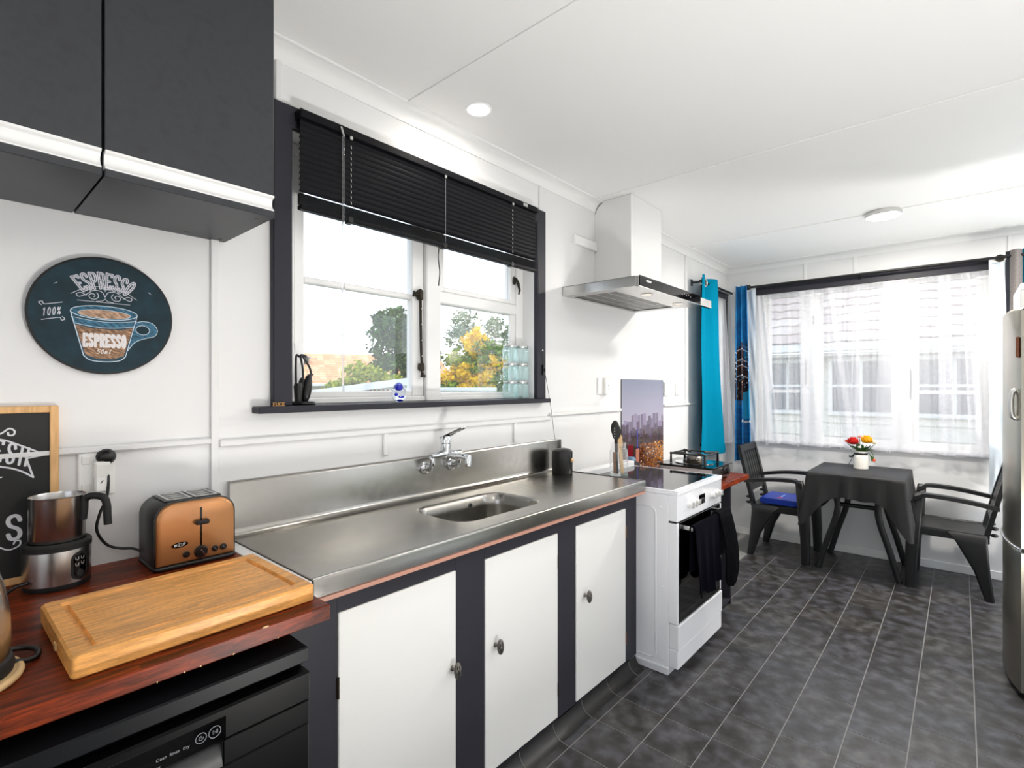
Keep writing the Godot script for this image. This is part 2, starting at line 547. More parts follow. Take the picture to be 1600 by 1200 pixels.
# a recessed round lamp: rim, glowing face and its light
func downlight(label: String, p: Vector3, r: float, energy: float, flush := true):
	var t := thing("ceiling_downlight" if flush else "ceiling_light", label, "ceiling light", p)
	var g := Shape.new()
	if flush:
		g.lathe([V2(r * 0.98, -0.003), V2(r * 1.12, -0.005), V2(r * 1.18, 0.0)], 40)
		obj("rim", g, mats["lamp white"], t)
		obj("lamp_face", Shape.new().lathe([V2(0, -0.0045), V2(r * 0.7, -0.0042), V2(r, -0.003)], 40), mats["lamp glow"], t)
	else:
		g.lathe([V2(r * 0.97, -0.03), V2(r, -0.027), V2(r, -0.004), V2(r * 0.98, 0)], 48)
		obj("housing", g, mats["aluminium"], t)
		obj("lamp_face", Shape.new().lathe([V2(0, -0.036), V2(r * 0.6, -0.035), V2(r * 0.9, -0.032), V2(r * 0.97, -0.028)], 48), mats["lamp glow"], t)
	var l := AreaLight3D.new()
	l.name = "lamp_light"
	l.area_size = Vector2(r * 1.7, r * 1.7)
	l.light_energy = energy
	l.light_color = Color(1, 0.975, 0.94)
	l.shadow_enabled = true
	l.area_range = 12
	t.add_child(l)
	l.position = V(0, -0.045 if not flush else -0.012, 0)
	l.rotation.x = -PI / 2

func added_panel(label: String, p: Vector3, sx: float, sz: float, energy: float):  # added fill panel out of view, brightens walls and floor
	var t := thing("added_light_panel", label, "ceiling light", p, 0.0, "added fill light panels out of view")
	obj("frame", Shape.new().box(V(-sx / 2 - 0.02, -0.03, -sz / 2 - 0.02), V(sx / 2 + 0.02, 0, sz / 2 + 0.02), 0.004), mats["lamp white"], t)
	obj("lamp_face", Shape.new().box(V(-sx / 2, -0.034, -sz / 2), V(sx / 2, -0.0302, sz / 2)), mats["lamp glow"], t)
	var l := AreaLight3D.new()
	l.name = "lamp_light"
	l.area_size = Vector2(sx, sz)
	l.light_energy = energy
	l.light_color = Color(1, 0.985, 0.965)
	l.shadow_enabled = true
	l.area_range = 12
	t.add_child(l)
	l.position = V(0, -0.04, 0)
	l.rotation.x = -PI / 2

# unseen uplight: a bowl out of view, placed to light the ceiling
func uplighter(label: String, p: Vector3, energy: float):
	var t := thing("unseen_uplight", label, "unseen lamp", p, 0.0, "unseen uplights lighting the ceiling")
	obj("bowl", Shape.new().lathe([V2(0, 0), V2(0.16, 0), V2(0.17, 0.02), V2(0.22, 0.22), V2(0.21, 0.22), V2(0.16, 0.03), V2(0, 0.02)], 32), mats["lamp white"], t)
	obj("lamp_face", Shape.new().lathe([V2(0.206, 0.205), V2(0.12, 0.208), V2(0, 0.209)], 32), mats["lamp glow"], t)
	var l := AreaLight3D.new()
	l.name = "lamp_light"
	l.area_size = Vector2(0.36, 0.36)
	l.light_energy = energy
	l.light_color = Color(1, 0.985, 0.97)
	l.shadow_enabled = true
	l.area_range = 12
	t.add_child(l)
	l.position = V(0, 0.23, 0)
	l.rotation.x = PI / 2

# ---------------------------------------------------------------- the room
func make_room():
	var wp: Material = mats["white wall paint"]
	var fl := struct("floor", Shape.new().box(V(-2.15, -0.12, -1.84), V(5.18, -0.0012, 1.45)), mats["tile joint"])
	var tx := 0.2038; var tz := 0.195
	var tile = Shape.new().box(V(-tx / 2 + 0.0016, -0.0025, -tz / 2 + 0.0019), V(tx / 2 - 0.0016, 0, tz / 2 - 0.0019), 0.0006).mesh()
	var rest := Shape.new()
	rng.seed = 4
	for i in range(-17, 19):
		for j in range(-1, 13):
			var c := V(1.4117 + (i + 0.5) * tx, 0, -1.1255 + (j + 0.5) * tz)
			if c.x > FAR - 0.02: continue
			var k := rng.randi_range(0, 4)
			if c.x > 0.75 and c.z < 0.75:
				var o := obj("tile", tile, mats["slate tile %d" % k], fl)
				o.position = c
			elif c.z < 1.2:
				rest.box(c + V(-tx / 2 + 0.0016, -0.0025, -tz / 2 + 0.0019), c + V(tx / 2 - 0.0016, 0, tz / 2 - 0.0019))
	var ro := obj("tile_field", rest, mats["slate tile 0"], fl)
	ro.set_meta("kind", "stuff")
	# the vinyl is coved up the front of the sink cabinet, its joints with it
	var cove := Shape.new()
	cove.sheet(func(u, v):
		var a: float = v * PI / 2
		return V(lerpf(0.52, 2.30, u), 0.0002 + 0.05 * (1 - cos(a)) if v < 1.0 else 0.051, -1.158 - 0.05 * sin(a)), 2, 10)
	obj("coved_edge", cove, mats["coved vinyl"], fl)
	for i in range(-5, 5):
		var x := 1.4117 + i * tx
		if x < 0.6 or x > 2.28: continue
		var rib := []
		for k in 9:
			var a := PI / 2 * k / 8
			rib.append(V(x, 0.0008 + 0.05 * (1 - cos(a)), -1.157 - 0.05 * sin(a)))
		obj("cove_joint", Shape.new().tube(rib, 0.0011, 5), mats["tile joint"], fl)
	struct("ceiling", Shape.new().box(V(-2.15, TOP, -1.84), V(5.18, TOP + 0.12, 1.45)), mats["ceiling paint"])
	var n := Shape.new()
	for b in [[-2.15, 0.79, 0, TOP], [0.79, 2.095, 0, 1.30], [0.79, 2.095, 2.24, TOP], [2.095, 4.47, 0, TOP], [4.47, 4.955, 0, 0.88], [4.47, 4.955, 2.20, TOP], [4.955, 5.18, 0, TOP]]:
		n.box(V(b[0], b[2], -1.84), V(b[1], b[3], WALL))
	struct("wall_north", n, wp)
	var e := Shape.new()
	for b in [[-1.69, -1.395, 0, TOP], [-1.395, 0.168, 0, 0.885], [-1.395, 0.168, 2.225, TOP], [0.168, 1.30, 0, TOP]]:
		e.box(V(FAR, b[2], b[0]), V(FAR + 0.15, b[3], b[1]))
	struct("wall_east", e, wp)
	var s := Shape.new()
	for b in [[-2.15, 2.45, 0, TOP], [2.45, 4.8, 2.25, TOP], [4.8, 5.18, 0, TOP]]:
		s.box(V(b[0], b[2], 1.30), V(b[1], b[3], 1.45))
	struct("wall_south", s, wp)
	var ww := Shape.new()
	for b in [[-1.69, -0.7, 0, TOP], [-0.7, 1.2, 0, 0.25], [-0.7, 1.2, 2.25, TOP], [1.2, 1.30, 0, TOP]]:
		ww.box(V(-2.15, b[2], b[0]), V(-2.0, b[3], b[1]))
	struct("wall_west", ww, wp)
	# unseen window, out of view, placed to light the stove side and far wall
	var bw := struct("window_4")
	for z in [-0.67, 0.25, 1.17]:
		obj("frame", Shape.new().box(V(-2.11, 0.25, z - 0.03), V(-2.04, 2.25, z + 0.03), 0.004), mats["white trim paint"], bw)
	for y in [0.28, 2.22]:
		obj("frame", Shape.new().box(V(-2.109, y - 0.03, -0.64), V(-2.041, y + 0.03, 1.14), 0.004), mats["white trim paint"], bw)
	for z in [-0.64, 0.28]:
		obj("pane", Shape.new().box(V(-2.077, 0.31, z), V(-2.073, 2.19, z + 0.86)), mats["window glass"], bw)
	# unseen glazed door, out of view, placed to bring daylight to the far end
	var d := struct("door_1")
	for o in [2.45]:
		for b in ([[0.0, 0.05], [1.15, 1.20]] if o < 2 else [[0.0, 0.05], [1.15, 1.20], [2.30, 2.35]]):
			obj("frame", Shape.new().box(V(o + b[0], 0, 1.34), V(o + b[1], 2.25, 1.41), 0.004), mats["white trim paint"], d)
		for y in [0.025, 2.225]:
			obj("frame", Shape.new().box(V(o, y - 0.025, 1.341), V(o + (1.2 if o < 2 else 2.35), y + 0.025, 1.409), 0.004), mats["white trim paint"], d)
		for b in ([[0.05, 1.15]] if o < 2 else [[0.05, 1.15], [1.20, 2.30]]):
			obj("pane", Shape.new().box(V(o + b[0], 0.05, 1.372), V(o + b[1], 2.20, 1.376)), mats["window glass"], d)
	# cornice: a scotia with a lip above and a bead below
	var prof := [V2(0, -0.058), V2(0.006, -0.058), V2(0.008, -0.05)]
	for k in 9:
		var a := PI / 2 * k / 8
		prof.append(V2(0.05 - 0.042 * cos(a), -0.05 + 0.042 * sin(a)))
	prof.append_array([V2(0.058, -0.008), V2(0.058, 0.0), V2(0, 0)])
	# outline x -> out from the wall, y -> up, pushed along the wall
	var tr: Material = mats["white trim paint"]
	struct("trim_1", Shape.new().prism(prof, -FAR, 2.0, Transform3D(Basis(V(0, 0, 1), V(0, 1, 0), V(-1, 0, 0)), V(0, TOP, WALL))), tr)
	struct("trim_2", Shape.new().prism(prof, -1.30, 1.69, Transform3D(Basis(V(-1, 0, 0), V(0, 1, 0), V(0, 0, -1)), V(FAR, TOP, 0))), tr)
	# battens: ceiling, walls
	var at := 3
	for x in [1.258, 2.645, 4.055]:
		struct("trim_%d" % at, Shape.new().box(V(x - 0.021, TOP - 0.006, -1.64), V(x + 0.021, TOP, 1.30), 0.003), mats["ceiling paint"])
		at += 1
	for b in [[0.551, 0.573, 0.9, 2.45], [2.135, 2.163, 2.31, 2.45], [4.05, 4.075, 1.24, 2.45], [1.158, 1.180, 1.11, 1.20], [1.928, 1.950, 1.10, 1.21], [0.742, 0.762, 2.31, 2.45]]:
		struct("trim_%d" % at, Shape.new().box(V(b[0], b[2], WALL), V(b[1], b[3], WALL + 0.011), 0.004), wp)
		at += 1
	for z in [-1.02, -0.656, 0.26]:
		struct("trim_%d" % at, Shape.new().box(V(FAR - 0.008, 2.30 if z < 0.2 else 0.06, z - 0.012), V(FAR, 2.45, z + 0.012), 0.003), wp)
		at += 1
	for b in [[-1.2, 0.551, 1.217, 0.017], [0.573, 2.225, 1.207, 0.021], [2.225, 3.0, 1.226, 0.017], [3.65, 4.30, 1.236, 0.016]]:
		struct("trim_%d" % at, Shape.new().box(V(b[0], b[2] - b[3] / 2, WALL), V(b[1], b[2] + b[3] / 2, WALL + 0.016), 0.0065), wp)
		at += 1
	struct("baseboard_east", Shape.new().box(V(FAR - 0.013, 0, -1.69), V(FAR, 0.06, 1.3), 0.003), tr)
	struct("baseboard_north", Shape.new().box(V(3.4, 0, WALL), V(FAR - 0.013, 0.06, WALL + 0.013), 0.003), tr)

func make_window_north():
	var w := struct("window_1", null, null, "white timber sink window with charcoal surround and sill")
	var ch: Material = mats["charcoal paint"]; var wh: Material = mats["white trim paint"]
	obj("casing", Shape.new().box(V(0.728, 1.314, WALL), V(0.792, 2.31, -1.665), 0.004), ch, w)
	obj("casing", Shape.new().box(V(2.095, 1.314, WALL), V(2.169, 2.31, -1.665), 0.004), ch, w)
	obj("casing", Shape.new().box(V(0.728, 2.24, WALL), V(2.169, 2.312, -1.6648), 0.004), ch, w)
	obj("sill", Shape.new().box(V(0.672, 1.294, -1.64), V(2.18, 1.316, -1.80), 0.003), ch, w)
	# fixed frame
	var z0 := -1.82; var z1 := -1.765
	for b in [[0.789, 0.845, 1.316, 2.24], [2.045, 2.10, 1.316, 2.24], [1.43, 1.511, 1.316, 2.24]]:
		obj("frame", Shape.new().box(V(b[0], b[2], z0), V(b[1], b[3], z1 + (0.012 if b[0] == 1.43 else 0.0)), 0.004), wh, w)
	for b in [[1.316, 1.338], [2.20, 2.24]]:
		obj("frame", Shape.new().box(V(0.845, b[0], z0), V(2.045, b[1], z1 - 0.001), 0.004), wh, w)
	obj("transom", Shape.new().box(V(1.511, 1.757, z0), V(2.045, 1.812, z1 - 0.002), 0.005), wh, w)
	# left opening sash with a glazing bar
	var s := Node3D.new()
	s.name = "sash"
	w.add_child(s, true)
	for b in [[0.845, 0.885, 1.338, 2.20], [1.366, 1.428, 1.338, 2.20]]:
		obj("stile", Shape.new().box(V(b[0], b[2], -1.815), V(b[1], b[3], -1.772), 0.004), wh, s)
	for b in [[1.338, 1.362], [1.755, 1.777], [2.15, 2.20]]:
		obj("rail", Shape.new().box(V(0.885, b[0], -1.813), V(1.366, b[1], -1.774), 0.004), wh, s)
	for b in [[1.362, 1.755], [1.777, 2.15]]:
		obj("pane", Shape.new().box(V(0.885, b[0], -1.797), V(1.366, b[1], -1.793)), mats["window glass"], s)
	# right: fixed light below, opening fanlight above
	obj("pane", Shape.new().box(V(1.511, 1.338, -1.797), V(2.045, 1.757, -1.793)), mats["window glass"], w)
	for b in [[1.511, 2.045, 1.338, 1.352], [1.511, 1.525, 1.352, 1.757], [2.005, 2.045, 1.352, 1.757]]:
		obj("glazing_bead", Shape.new().box(V(b[0], b[2], -1.793), V(b[1], b[3], -1.775), 0.004), wh, w)
	var f := Node3D.new()
	f.name = "fanlight"
	w.add_child(f, true)
	for b in [[1.513, 1.548, 1.812, 2.20], [2.005, 2.045, 1.812, 2.20]]:
		obj("stile", Shape.new().box(V(b[0], b[2], -1.815), V(b[1], b[3], -1.772), 0.004), wh, f)
	for b in [[1.812, 1.835], [2.16, 2.20]]:
		obj("rail", Shape.new().box(V(1.548, b[0], -1.813), V(2.005, b[1], -1.774), 0.004), wh, f)
	obj("pane", Shape.new().box(V(1.548, 1.835, -1.797), V(2.005, 2.16, -1.793)), mats["window glass"], f)
	# casement stay on the left sash, catch on the fanlight
	var br: Material = mats["bronze"]
	var st := Node3D.new()
	st.name = "stay"
	w.add_child(st, true)
	obj("bar", Shape.new().tube([V(1.394, 1.80, -1.752), V(1.395, 1.66, -1.752), V(1.398, 1.53, -1.752), V(1.405, 1.425, -1.752)], 0.0062, 8), br, st)
	for k in 5:
		obj("peg_hole", Shape.new().ball(V(1.3945 + 0.009 * k * k / 20.0, 1.715 - 0.068 * k, -1.7462), V(0.0022, 0.0022, 0.0012), 8), mats["print white"], st)
	obj("latch", Shape.new().block(V(1.394, 1.775, -1.756), V(0.026, 0.045, 0.026), 0.006).ball(V(1.372, 1.775, -1.750), V(0.012, 0.011, 0.010), 10).tube([V(1.372, 1.775, -1.75), V(1.356, 1.783, -1.747), V(1.352, 1.763, -1.747)], 0.005, 8), br, st)
	obj("catch_plate", Shape.new().block(V(1.402, 1.464, -1.756), V(0.026, 0.034, 0.02), 0.005).block(V(1.412, 1.425, -1.757), V(0.024, 0.012, 0.012), 0.003), br, st)
	obj("catch", Shape.new().block(V(2.022, 1.935, -1.762), V(0.014, 0.04, 0.012), 0.003).tube([V(2.022, 1.945, -1.752), V(2.03, 1.92, -1.742), V(2.042, 1.885, -1.742), V(2.038, 1.862, -1.745)], [0.008, 0.008, 0.006, 0.004], 8), mats["bronze"], w)

func make_window_east():
	var w := struct("window_2", null, null, "wide white three-light window behind sheer curtains")
	var ch: Material = mats["charcoal paint"]; var wh: Material = mats["white trim paint"]
	obj("casing", Shape.new().box(V(FAR - 0.022, 2.213, -1.43), V(FAR, 2.292, 0.19), 0.003), ch, w)
	obj("ledge", Shape.new().box(V(FAR - 0.035, 2.286, -1.44), V(FAR - 0.0005, 2.298, 0.20), 0.002), ch, w)
	obj("casing", Shape.new().box(V(FAR - 0.02, 0.86, -1.43), V(FAR, 2.213, -1.385), 0.003), wh, w)
	obj("casing", Shape.new().box(V(FAR - 0.02, 0.86, 0.158), V(FAR, 2.213, 0.20), 0.003), wh, w)
	obj("sill", Shape.new().box(V(FAR - 0.03, 0.875, -1.44), V(FAR + 0.09, 0.897, 0.21), 0.003), wh, w)
	var x0 := FAR + 0.06; var x1 := FAR + 0.12
	for b in [[-1.395, -1.35], [-1.035, -0.90], [-0.42, -0.285], [0.12, 0.168]]:
		obj("frame", Shape.new().box(V(x0, 0.885, b[0]), V(x1, 2.225, b[1]), 0.004), wh, w)
	for b in [[0.885, 0.94], [2.19, 2.225]]:
		obj("frame", Shape.new().box(V(x0 + 0.002, b[0], -1.38), V(x1 - 0.002, b[1], 0.15), 0.004), wh, w)
	var lights := [[-1.35, -1.035], [-0.90, -0.42], [-0.285, 0.12]]
	for i in 3:
		var b: Array = lights[i]
		for y in ([1.735] if i == 1 else [1.335]):
			obj("glazing_bar", Shape.new().box(V(x0 + 0.01, y - 0.014, b[0]), V(x1 - 0.01, y + 0.014, b[1]), 0.003), wh, w)
		if i != 1:
			for z in [b[0] + 0.018, b[1] - 0.018]:
				obj("stile", Shape.new().box(V(x0 + 0.004, 0.94, z - 0.018), V(x1 - 0.004, 2.19, z + 0.018), 0.003), wh, w)
		obj("pane", Shape.new().box(V(x0 + 0.03, 0.94, b[0]), V(x0 + 0.034, 2.19, b[1])), mats["window glass"], w)
	for b in [[-1.025, 1.40, 1.62], [-0.30, 1.28, 1.52], [-0.965, 1.92, 2.0], [-0.435, 1.92, 2.0]]:
		obj("stay", Shape.new().tube([V(x0 - 0.012, b[2], b[0]), V(x0 - 0.014, (b[1] + b[2]) / 2, b[0] + 0.003), V(x0 - 0.012, b[1], b[0])], 0.006, 8), mats["bronze"], w)

func make_window_corner():
	var w := struct("window_3", null, null, "narrow charcoal-cased window behind the teal curtains")
	var ch: Material = mats["charcoal paint"]; var wh: Material = mats["white trim paint"]
	obj("casing", Shape.new().box(V(4.40, 2.185, WALL), V(5.01, 2.25, -1.668), 0.003), ch, w)
	obj("ledge", Shape.new().box(V(4.39, 2.246, WALL), V(5.015, 2.258, -1.655), 0.002), ch, w)
	obj("casing", Shape.new().box(V(4.40, 0.86, WALL), V(4.47, 2.185, -1.67), 0.003), ch, w)
	obj("casing", Shape.new().box(V(4.945, 0.86, WALL), V(5.01, 2.185, -1.67), 0.003), ch, w)
	obj("sill", Shape.new().box(V(4.38, 0.862, -1.65), V(5.02, 0.884, -1.80), 0.003), ch, w)
	for b in [[4.465, 4.505], [4.915, 4.96]]:
		obj("frame", Shape.new().box(V(b[0], 0.884, -1.82), V(b[1], 2.215, -1.77), 0.003), wh, w)
	for b in [[0.884, 0.93], [2.17, 2.215]]:
		obj("frame", Shape.new().box(V(4.505, b[0], -1.818), V(4.915, b[1], -1.772), 0.003), wh, w)
	obj("pane", Shape.new().box(V(4.505, 0.93, -1.797), V(4.915, 2.17, -1.793)), mats["window glass"], w)

# ---------------------------------------------------------------- kitchen run
func make_upper_cabinets():
	var lam: Material = mats["charcoal laminate"]
	var spans := [[-0.36, 0.2355, "left"], [0.2395, 0.592, "right"]]
	for i in 2:
		var a: float = spans[i][0]; var b: float = spans[i][1]
		var t := thing("wall_cabinet", ["charcoal wall cabinet further from the window, above the round coffee sign", "charcoal wall cabinet next to the sink window, above the toaster"][i], "cabinet", V(a, 1.819, WALL), 0.0, "charcoal wall cabinets")
		var w := b - a
		var body := Shape.new()
		body.box(V(0, 0, 0), V(w, 0.018, 0.345), 0.0015)
		body.box(V(0, 0.018, 0), V(w, 0.68, 0.32))
		obj("body", body, lam, t)
		obj("door", Shape.new().box(V(0.0005, 0.058, 0.3225), V(w - 0.0005, 0.68, 0.341), 0.0012), lam, t)
		# aluminium finger pull along the door's foot: a lip, then a hollow
		var pull := [V2(0.322, 0.017), V2(0.343, 0.017), V2(0.3435, 0.021), V2(0.336, 0.026), V2(0.331, 0.034), V2(0.331, 0.043), V2(0.335, 0.050), V2(0.345, 0.0525), V2(0.3455, 0.0575), V2(0.322, 0.0575)]
		obj("finger_pull", Shape.new().prism(pull, 0.0012, w - 0.0012, Transform3D(Basis(V(0, 0, 1), V(0, 1, 0), V(-1, 0, 0)), V(w, 0, 0))), mats["white trim paint"], t)
		if i == 1:
			for p in [[0.33, 0.03], [0.325, 0.30], [0.24, 0.035]]:
				obj("screw_cap", Shape.new().at(V(p[0], -0.0003, p[1])).lathe([V2(0, -0.001), V2(0.005, -0.0008), V2(0.006, 0.0005)], 12), mats["black plastic"], t)

func make_sign():
	var r := 0.152
	var t := thing("espresso_sign", "round dark teal metal coffee sign with a chalk-style cup, on the white wall", "wall sign", V(0.2985, 1.5635, WALL))
	obj("back", Shape.new().at(V(0, 0, 0), Basis(V(1, 0, 0), V(0, 0, 1), V(0, -1, 0))).lathe([V2(r * 0.9, 0.001), V2(r * 0.985, 0.006), V2(r, 0.013), V2(r * 0.992, 0.0165), V2(r * 0.965, 0.0172)], 72), mats["soft black"], t)
	# the printed face
	var n := 900
	var im := Image.create(n, n, false, Image.FORMAT_RGB8)
	var g := noise(0.006, 9, 4)
	for y in n:
		for x in n:
			var k := 0.5 + 0.5 * g.get_noise_2d(x, y)
			im.set_pixel(x, y, Color(0.115, 0.165, 0.19).lerp(Color(0.135, 0.245, 0.285), k))
	var h := n / 2.0
	var ink := Color(0.80, 0.80, 0.83)
	var chalk := Color(0.83, 0.89, 0.93)
	var px := func(x, y): return V2(h + x * h, h - y * h)   # the disc as -1..1
	# arched word
	var arch := func(u, v):
		var a = PI / 2 + 0.66 - u * 1.32
		var rad = 0.80 - v * 0.275 - 0.02 * cos((u - 0.5) * PI)
		return V2(h + cos(a) * rad * h * 0.98, h - (sin(a) * rad - 0.025) * h)
	write(im, "ESPRESSO", arch, 21, Color(0.62, 0.63, 0.68), 0.10)
	write(im, "ESPRESSO", arch, 15, ink, 0.10)
	write(im, "ESPRESSO", arch, 3.5, Color(0.16, 0.22, 0.26), 0.10)
	for s in [-1.0, 1.0]:
		stroke(im, [px.call(s * 0.64, 0.50), px.call(s * 0.68, 0.475)], 4, ink)
		# scrolls under the word
		var spiral := []
		for k in 30:
			var a := k * 0.28
			spiral.append(px.call(s * (0.17 + (0.085 - 0.0022 * k) * cos(a + 2.2)), 0.335 + (0.075 - 0.0019 * k) * sin(a + 2.2)))
		stroke(im, spiral, 5, ink)
		stroke(im, smooth_path([px.call(0, 0.33), px.call(s * 0.05, 0.42), px.call(s * 0.16, 0.43), px.call(s * 0.26, 0.35), px.call(s * 0.36, 0.30), px.call(s * 0.39, 0.345), px.call(s * 0.33, 0.37), px.call(s * 0.26, 0.33)]), 5, ink)
		stroke(im, smooth_path([px.call(0, 0.30), px.call(s * 0.04, 0.26), px.call(s * 0.12, 0.245)]), 4, ink)
	stroke(im, smooth_path([px.call(-0.46, 0.34), px.call(-0.25, 0.47), px.call(0, 0.51), px.call(0.25, 0.47), px.call(0.46, 0.34)]), 4, ink)
	stroke(im, [px.call(-0.38, 0.235), px.call(0.36, 0.235)], 4, ink)
	stroke(im, [px.call(0, 0.50), px.call(0, 0.43)], 4, ink)
	# the 100% flag
	var tilt := func(u, v): return px.call(-0.83 + u * 0.25 - v * 0.01, 0.045 + u * 0.05 - v * 0.125)
	write(im, "100%", tilt, 6, ink, 0.16)
	for s in [-1.0, 1.0]:
		var o := V2(-0.705, 0.015)
		stroke(im, smooth_path([px.call(o.x - s * 0.13, o.y + s * 0.085), px.call(o.x - s * 0.165, o.y + s * 0.125), px.call(o.x - s * 0.12, o.y + s * 0.145), px.call(o.x - s * 0.10, o.y + s * 0.105), px.call(o.x, o.y + s * 0.125), px.call(o.x + s * 0.13, o.y + s * 0.16)]), 5, ink)
	# the cup
	var milk := Color(0.56, 0.44, 0.35)
	var blue := Color(0.235, 0.40, 0.49)
	var gr := noise(0.012, 3, 3)
	fill(im, [px.call(-0.47, 0.045), px.call(0.46, 0.045), px.call(0.30, -0.72), px.call(0.12, -0.80), px.call(-0.12, -0.80), px.call(-0.30, -0.72)], Color(0.17, 0.30, 0.36))
	fill(im, oval(px.call(0, 0.05), h * 0.47, h * 0.12), blue, gr, 0.5)
	fill(im, oval(px.call(0, 0.025), h * 0.37, h * 0.075), Color(0.66, 0.54, 0.45), gr, 0.4)
	fill(im, [px.call(-0.41, -0.185), px.call(-0.2, -0.235), px.call(0.2, -0.235), px.call(0.41, -0.185), px.call(0.27, -0.70), px.call(0.12, -0.765), px.call(-0.12, -0.765), px.call(-0.27, -0.70)], milk, gr, 0.55)
	var band := []
	for k in 13: band.append(px.call(-0.465 + k * 0.93 / 12, -0.06 - 0.055 * sin(PI * k / 12)))
	for k in 13: band.append(px.call(0.425 - k * 0.85 / 12, -0.16 - 0.055 * sin(PI * k / 12)))
	fill(im, band, blue, gr, 0.5)
	fill(im, oval(px.call(0.595, -0.20), h * 0.185, h * 0.155), blue, gr, 0.5)
	fill(im, [px.call(0.42, -0.22), px.call(0.60, -0.33), px.call(0.42, -0.47), px.call(0.33, -0.60)], blue, gr, 0.5)
	fill(im, oval(px.call(0.555, -0.21), h * 0.105, h * 0.085), Color(0.12, 0.20, 0.235))
	stroke(im, oval(px.call(0.555, -0.21), h * 0.105, h * 0.085), 4, chalk)
	stroke(im, smooth_path([px.call(0.44, -0.09), px.call(0.55, -0.05), px.call(0.70, -0.07), px.call(0.785, -0.19), px.call(0.74, -0.31), px.call(0.60, -0.36), px.call(0.44, -0.44), px.call(0.33, -0.60)]), 4, chalk)
	stroke(im, oval(px.call(0, 0.05), h * 0.47, h * 0.12), 5, chalk)
	stroke(im, oval(px.call(0, 0.025), h * 0.37, h * 0.075), 3, chalk)
	stroke(im, [px.call(-0.47, 0.04), px.call(-0.295, -0.715)], 6, chalk)
	stroke(im, [px.call(0.47, 0.04), px.call(0.295, -0.715)], 5, chalk)
	stroke(im, smooth_path([px.call(-0.295, -0.715), px.call(-0.2, -0.79), px.call(0, -0.815), px.call(0.2, -0.79), px.call(0.295, -0.715)]), 6, chalk)
	var low := []
	for k in 13: low.append(px.call(-0.425 + k * 0.85 / 12, -0.16 - 0.055 * sin(PI * k / 12)))
	stroke(im, low, 4, chalk)
	var mid := []
	for k in 13: mid.append(px.call(-0.465 + k * 0.93 / 12, -0.055 - 0.055 * sin(PI * k / 12)))
	stroke(im, mid, 3, chalk)
	write(im, "ESPRESSO", func(u, v): return px.call(-0.31 + u * 0.62, -0.335 - v * 0.215), 17, Color(0.88, 0.86, 0.86), 0.14)
	write(im, "50ml", func(u, v): return px.call(-0.11 + u * 0.22 - v * 0.02, -0.60 - v * 0.07), 5, Color(0.88, 0.86, 0.84), 0.12)
	var m := mat("sign print", Color(1, 1, 1), 0.38)
	m.metallic_specular = 0.3
	m.albedo_texture = ImageTexture.create_from_image(im)
	var face := Shape.new()
	face.smooth()
	var c := V(0, 0, 0.0172)
	for k in 72:
		var a0 := TAU * k / 72; var a1 := TAU * (k + 1) / 72
		face.tri(c, c + V(cos(a0), sin(a0), 0) * r * 0.965, c + V(cos(a1), sin(a1), 0) * r * 0.965, V2(0.5, 0.5), V2(0.5 + 0.5 * cos(a0), 0.5 - 0.5 * sin(a0)), V2(0.5 + 0.5 * cos(a1), 0.5 - 0.5 * sin(a1)))
	obj("printed_face", face, m, t)

